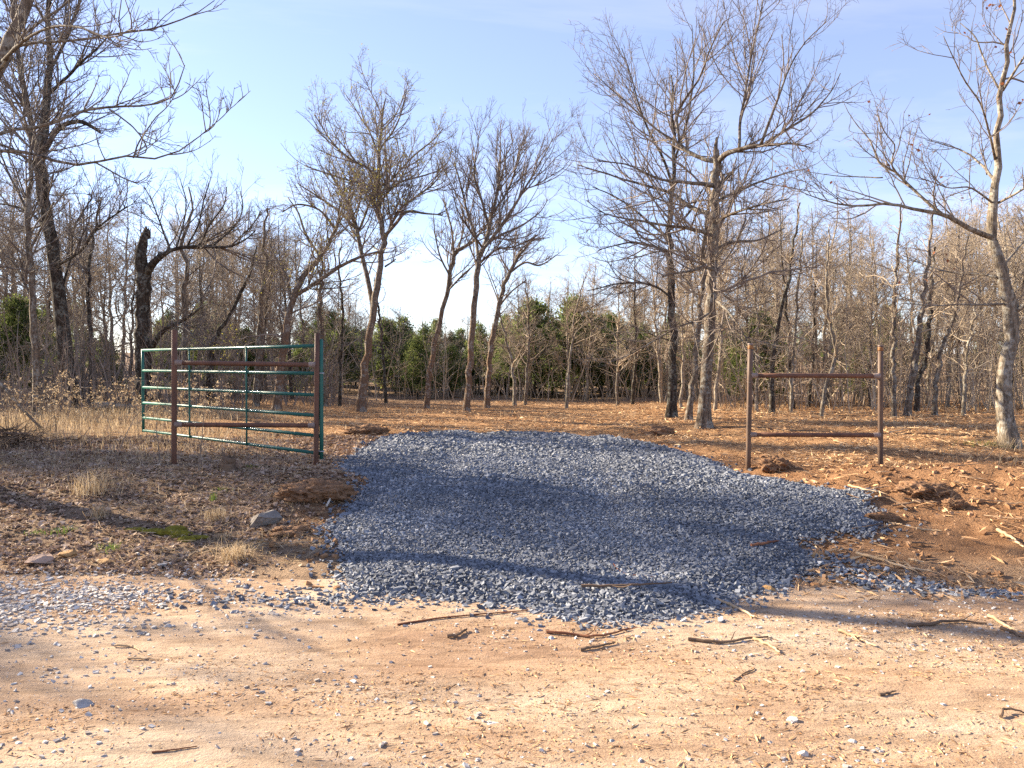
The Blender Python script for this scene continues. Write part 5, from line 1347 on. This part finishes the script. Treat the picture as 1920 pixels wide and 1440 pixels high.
stick('stick', 'thin reddish twig on the lower half of the gravel', [(1150, 1063), (1165, 1078), (1195, 1085), (1225, 1086)], 0.010, 'stick_red')
stick('stick', 'rough brown branch half sunk in the near right gravel edge', [(1090, 1110), (1150, 1112), (1200, 1108), (1260, 1104)], 0.020, 'stick_dark', twigs=4, lift=0.03)
stick('stick', 'pale chewed stick at the left of the road near the worn gravel', [(215, 1218), (245, 1220), (262, 1228)], 0.014, 'stick_pale')
stick('stick', 'white curled root on the bank beside the left gravel edge', [(612, 955), (620, 945), (622, 930)], 0.022, 'stone_pale', arch=0.03)
for j in range(34):
    px, py = rng.uniform(1560, 1915), rng.uniform(800, 1075); a = rng.uniform(-0.5, 0.7); L = rng.uniform(25, 75)
    if py > 1010 and px < 1700: continue
    tone = int(rng.integers(3))
    stick('stick', ('thick pale', 'thin pale', 'dark')[tone] + ' splintered stick strewn ' + ('behind the right brace line' if py < 882 else ('on the red bank' if py < 980 else 'low on the red bank')) + (' near the brace' if px < 1720 else ' by the right edge'), [(px, py), (px + L * .5 * math.cos(a), py + L * .25 * math.sin(a)), (px + L * math.cos(a), py + L * .5 * math.sin(a))],
          (0.021, 0.012, 0.016)[tone], ('stick_pale', 'stick_pale', 'stick_dark')[tone], group='sticks strewn right of the driveway')

# fallen log and dead branches by the left thicket
def log(label, a_, b_, w, mat, twigs=0, name='fallen_log'):
    A, B = np.array(a_), np.array(b_); c = (A + B) / 2; P = resample(np.array([A, (A * 2 + B) / 3 + (0, 0, .02), (A + 2 * B) / 3 - (0, 0, .02), B]) - c, 14)
    rr = w / 2 * np.linspace(1, 0.6, 14); V, F, C = tubes(P[None], rr[None], 10, True); V += rng.normal(size=V.shape) * w * 0.02
    t = tag(obj(name, mesh_np(name, V, [F, C], M[mat], True), None, tuple(c)), label, 'log' if name == 'fallen_log' else 'branch')
    if twigs:
        s, d, l, r = spawn(P[None], rr[None], twigs / path_len(P[None])[0], 0.1, 1, (30, 70), 0.35, 0.2, 1.2, 0.45, 0.004)
        Bq = grow(s, d, l, 6, 0.2, 0.0); Rq_ = taper(r, 6, 0.3); acc = Acc(); V, F, _ = tubes(Bq, Rq_, 5); acc.add(V, F)
        crown_from(acc, [(Bq, Rq_)], None, [dict(n=5, lr=.5, lmin=.1, lmax=.5, rmin=.003, seg=4, k=3)])
        obj('side_branches', acc.mesh('side_branches', M['twig'], True), t)
    return t
p, q = at(172, 757, 18.0), at(268, 752, 18.6)
for v in (p, q): v[2] = float(S(v[0], v[1])) + 0.13
log('pale fallen log on the ground at the foot of the dead trunk', p, q, 0.2, 'oak_pale', 5)
p, q = at(-30, 690, 14.0), at(80, 762, 14.2); q[2] = float(S(q[0], q[1])) + 0.05
log('bleached broken branch leaning into the dead grass at the left edge', p, q, 0.07, 'oak_pale', 9, 'broken_branch')

# heap of cut brush at the left edge
p = ground_at(18, 838); p[2] = float(S(p[0], p[1]))
bh = thing('brush_pile', 'low dark heap of cut brush at the left edge of the picture', 'brush pile', tuple(p))
n = 420; az = rng.uniform(0, 6.28, n); rad_ = np.abs(rng.normal(size=n)) * 0.38
s_ = np.stack([rad_ * np.cos(az) * 1.5, rad_ * np.sin(az), np.abs(rng.normal(size=n)) * 0.13 * np.exp(-rad_)], -1)
B = grow(s_, unit(np.stack([rng.normal(size=n), rng.normal(size=n) * .6, rng.normal(size=n) * 0.22], -1)), rng.uniform(0.15, 0.6, n), 5, 0.2, -0.02)
V, F, _ = tubes(B, taper(rng.uniform(0.003, 0.010, n), 5, 0.4), 4)
o = obj('twigs', mesh_np('twigs', V, F, M['stick_dark'], True), bh); o["kind"] = 'stuff'

# moss patch, tufts of grass, dead weeds
p = ground_at(335, 1000); acc = Acc()
for (px, py, rx, ry, h) in ((340, 1006, .10, .05, .05), (318, 1000, .11, .05, .035), (350, 1014, .08, .045, .04), (290, 998, .12, .05, .025), (255, 993, .10, .045, .018), (372, 1010, .10, .05, .02), (330, 994, .10, .05, .04)):
    c = ground_at(px, py); V, F = ICO3; V = V + rng.normal(size=V.shape) * 0.05
    c[2] = float(S(c[0], c[1])); acc.add(V * np.array([rx, ry, h]) + c - p, F)
mo = obj('moss_patch', acc.mesh('moss_patch', M['moss'], False), None, tuple(p)); tag(mo, 'bright yellow green cushion of moss on the left bank', 'moss', kind='stuff')

def tuft(label, px, py, n, h, mat, spread=0.05, name='grass_tuft', group=None, lean=(0.2, 1.1)):
    p = ground_at(px, py); p[2] = float(S(p[0], p[1])) - 0.005
    P = np.stack([rng.normal(size=n) * spread, rng.normal(size=n) * spread, 0 * np.arange(n)], -1)
    V, F, r_ = blades(P, h * rng.uniform(0.5, 1.1, n), rng.uniform(lean[0], lean[1], n), rng.uniform(0.0014, 0.0028, n))
    return tag(obj(name, mesh_np(name, V, F, M[mat], False, {"rnd": r_}), None, tuple(p)), label, 'grass', group)
tuft('spiky orange straw tuft on the left bank above the pinkish stones', 187, 970, 140, 0.16, 'straw', 0.04)
tuft('straw tuft on the bank just left of the large grey rock', 405, 975, 130, 0.17, 'straw', 0.05)
tuft('drooping straw tuft at the foot of the bank near the road', 438, 1048, 200, 0.20, 'straw', 0.07, lean=(0.6, 1.6))
tuft('short straw tuft beside the right end of the moss', 418, 1012, 100, 0.09, 'straw', 0.05)
tuft('tall straw clump behind the bank under the far end of the gate', 175, 925, 220, 0.30, 'straw', 0.12)
tuft('small green grass tuft on the bank left of the moss', 122, 1000, 90, 0.07, 'grass', 0.06)
tuft('green shoots among leaves left of the small green tuft', 72, 1000, 60, 0.045, 'grass', 0.05)
tuft('upright green blades on the bank above the straw tufts', 402, 940, 26, 0.13, 'grass', 0.015, lean=(0.1, 0.5))
tuft('low green weed under the rails of the gate brace', 470, 876, 120, 0.04, 'grass', 0.07)
tuft('green weed sprout on the bank in front of the gate brace', 415, 920, 50, 0.05, 'grass', 0.04)
tuft('green blades leaning over pebbles by the road', 205, 1032, 40, 0.10, 'grass', 0.05, lean=(0.6, 1.4))
tuft('patch of green grass at the foot of the pale edge oak', 1845, 835, 200, 0.10, 'grass', 0.18)
tuft('straw clump against the foot of the pale edge oak', 1880, 842, 160, 0.30, 'straw', 0.14)

n = 260; a = rng.uniform(-9.5, -4.6, n); b_ = 11.5 + 5 * rng.random(n); a = a * b_ / 12.5
Pw = grow(np.stack([a, b_, S(a, b_)], -1), unit(np.stack([rng.normal(size=n) * .2, rng.normal(size=n) * .2, np.ones(n)], -1)), rng.uniform(0.35, 1.1, n), 5, 0.08, -0.01)
Rw = taper(rng.uniform(0.0025, 0.004, n), 5, 0.6); acc = Acc(); V, F, _ = tubes(Pw, Rw, 3); acc.add(V, F, 0.5)
s, d, l, r = spawn(Pw, Rw, 9, 0.55, 1.0, (20, 60), 0.16, 0.05, 0.2, 0.8, 0.002); B = grow(s, d, l, 3, 0.2, 0.0); V, F, _ = tubes(B, taper(r, 3, 0.6), 3); acc.add(V, F, 0.8)
for rep in range(5):
    V, F, r_ = leaf_quads(B[:, -1] + rng.normal(size=(len(B), 3)) * 0.015, rng.uniform(0.015, 0.035, len(B))); acc.add(V, F, r_)
o = obj('dead_weeds', acc.mesh('dead_weeds', M['straw'])); tag(o, 'tall dead weeds with feathery seed heads by the left thicket', 'weeds', kind='stuff')

# thin leafless seedlings standing in front of the gate
for lb, px, py, top in (('thin grey seedling in the dead grass left of the gate brace', 218, 884, 765), ('thin forked seedling at the outer post of the gate brace', 300, 870, 790), ('dark twiggy seedling left of the thin grey seedling', 128, 905, 800),
                        ('bent seedling standing in front of the gate brace rails', 372, 885, 740), ('short twiggy seedling at the left edge of the bank', 100, 910, 820)):
    p = ground_at(px, py); p[2] = float(S(p[0], p[1])); h = (py - top) * p[1] / FPX
    t = thing('seedling', lb, 'seedling', tuple(p))
    P = grow(np.array([[0, 0, -0.02]]), np.array([[0.05, 0, 1.0]]), np.array([h]), 9, 0.09, 0.03); Rr = taper(np.array([0.006]), 9, 0.35)
    V, F, _ = tubes(P, Rr, 6); obj('stem', mesh_np('stem', V, F, M['twig'], True), t)
    acc = Acc(); crown_from(acc, [(P, Rr)], None, [dict(n=14, lr=.3, lmin=.06, lmax=.3, rmin=.0022, seg=4, k=3, up=.1, t0=.1), dict(n=6, lr=.5, lmin=.04, lmax=.12, rmin=.0016, seg=2, k=3)])
    obj('twigs', acc.mesh('twigs', M['twig'], True), t)
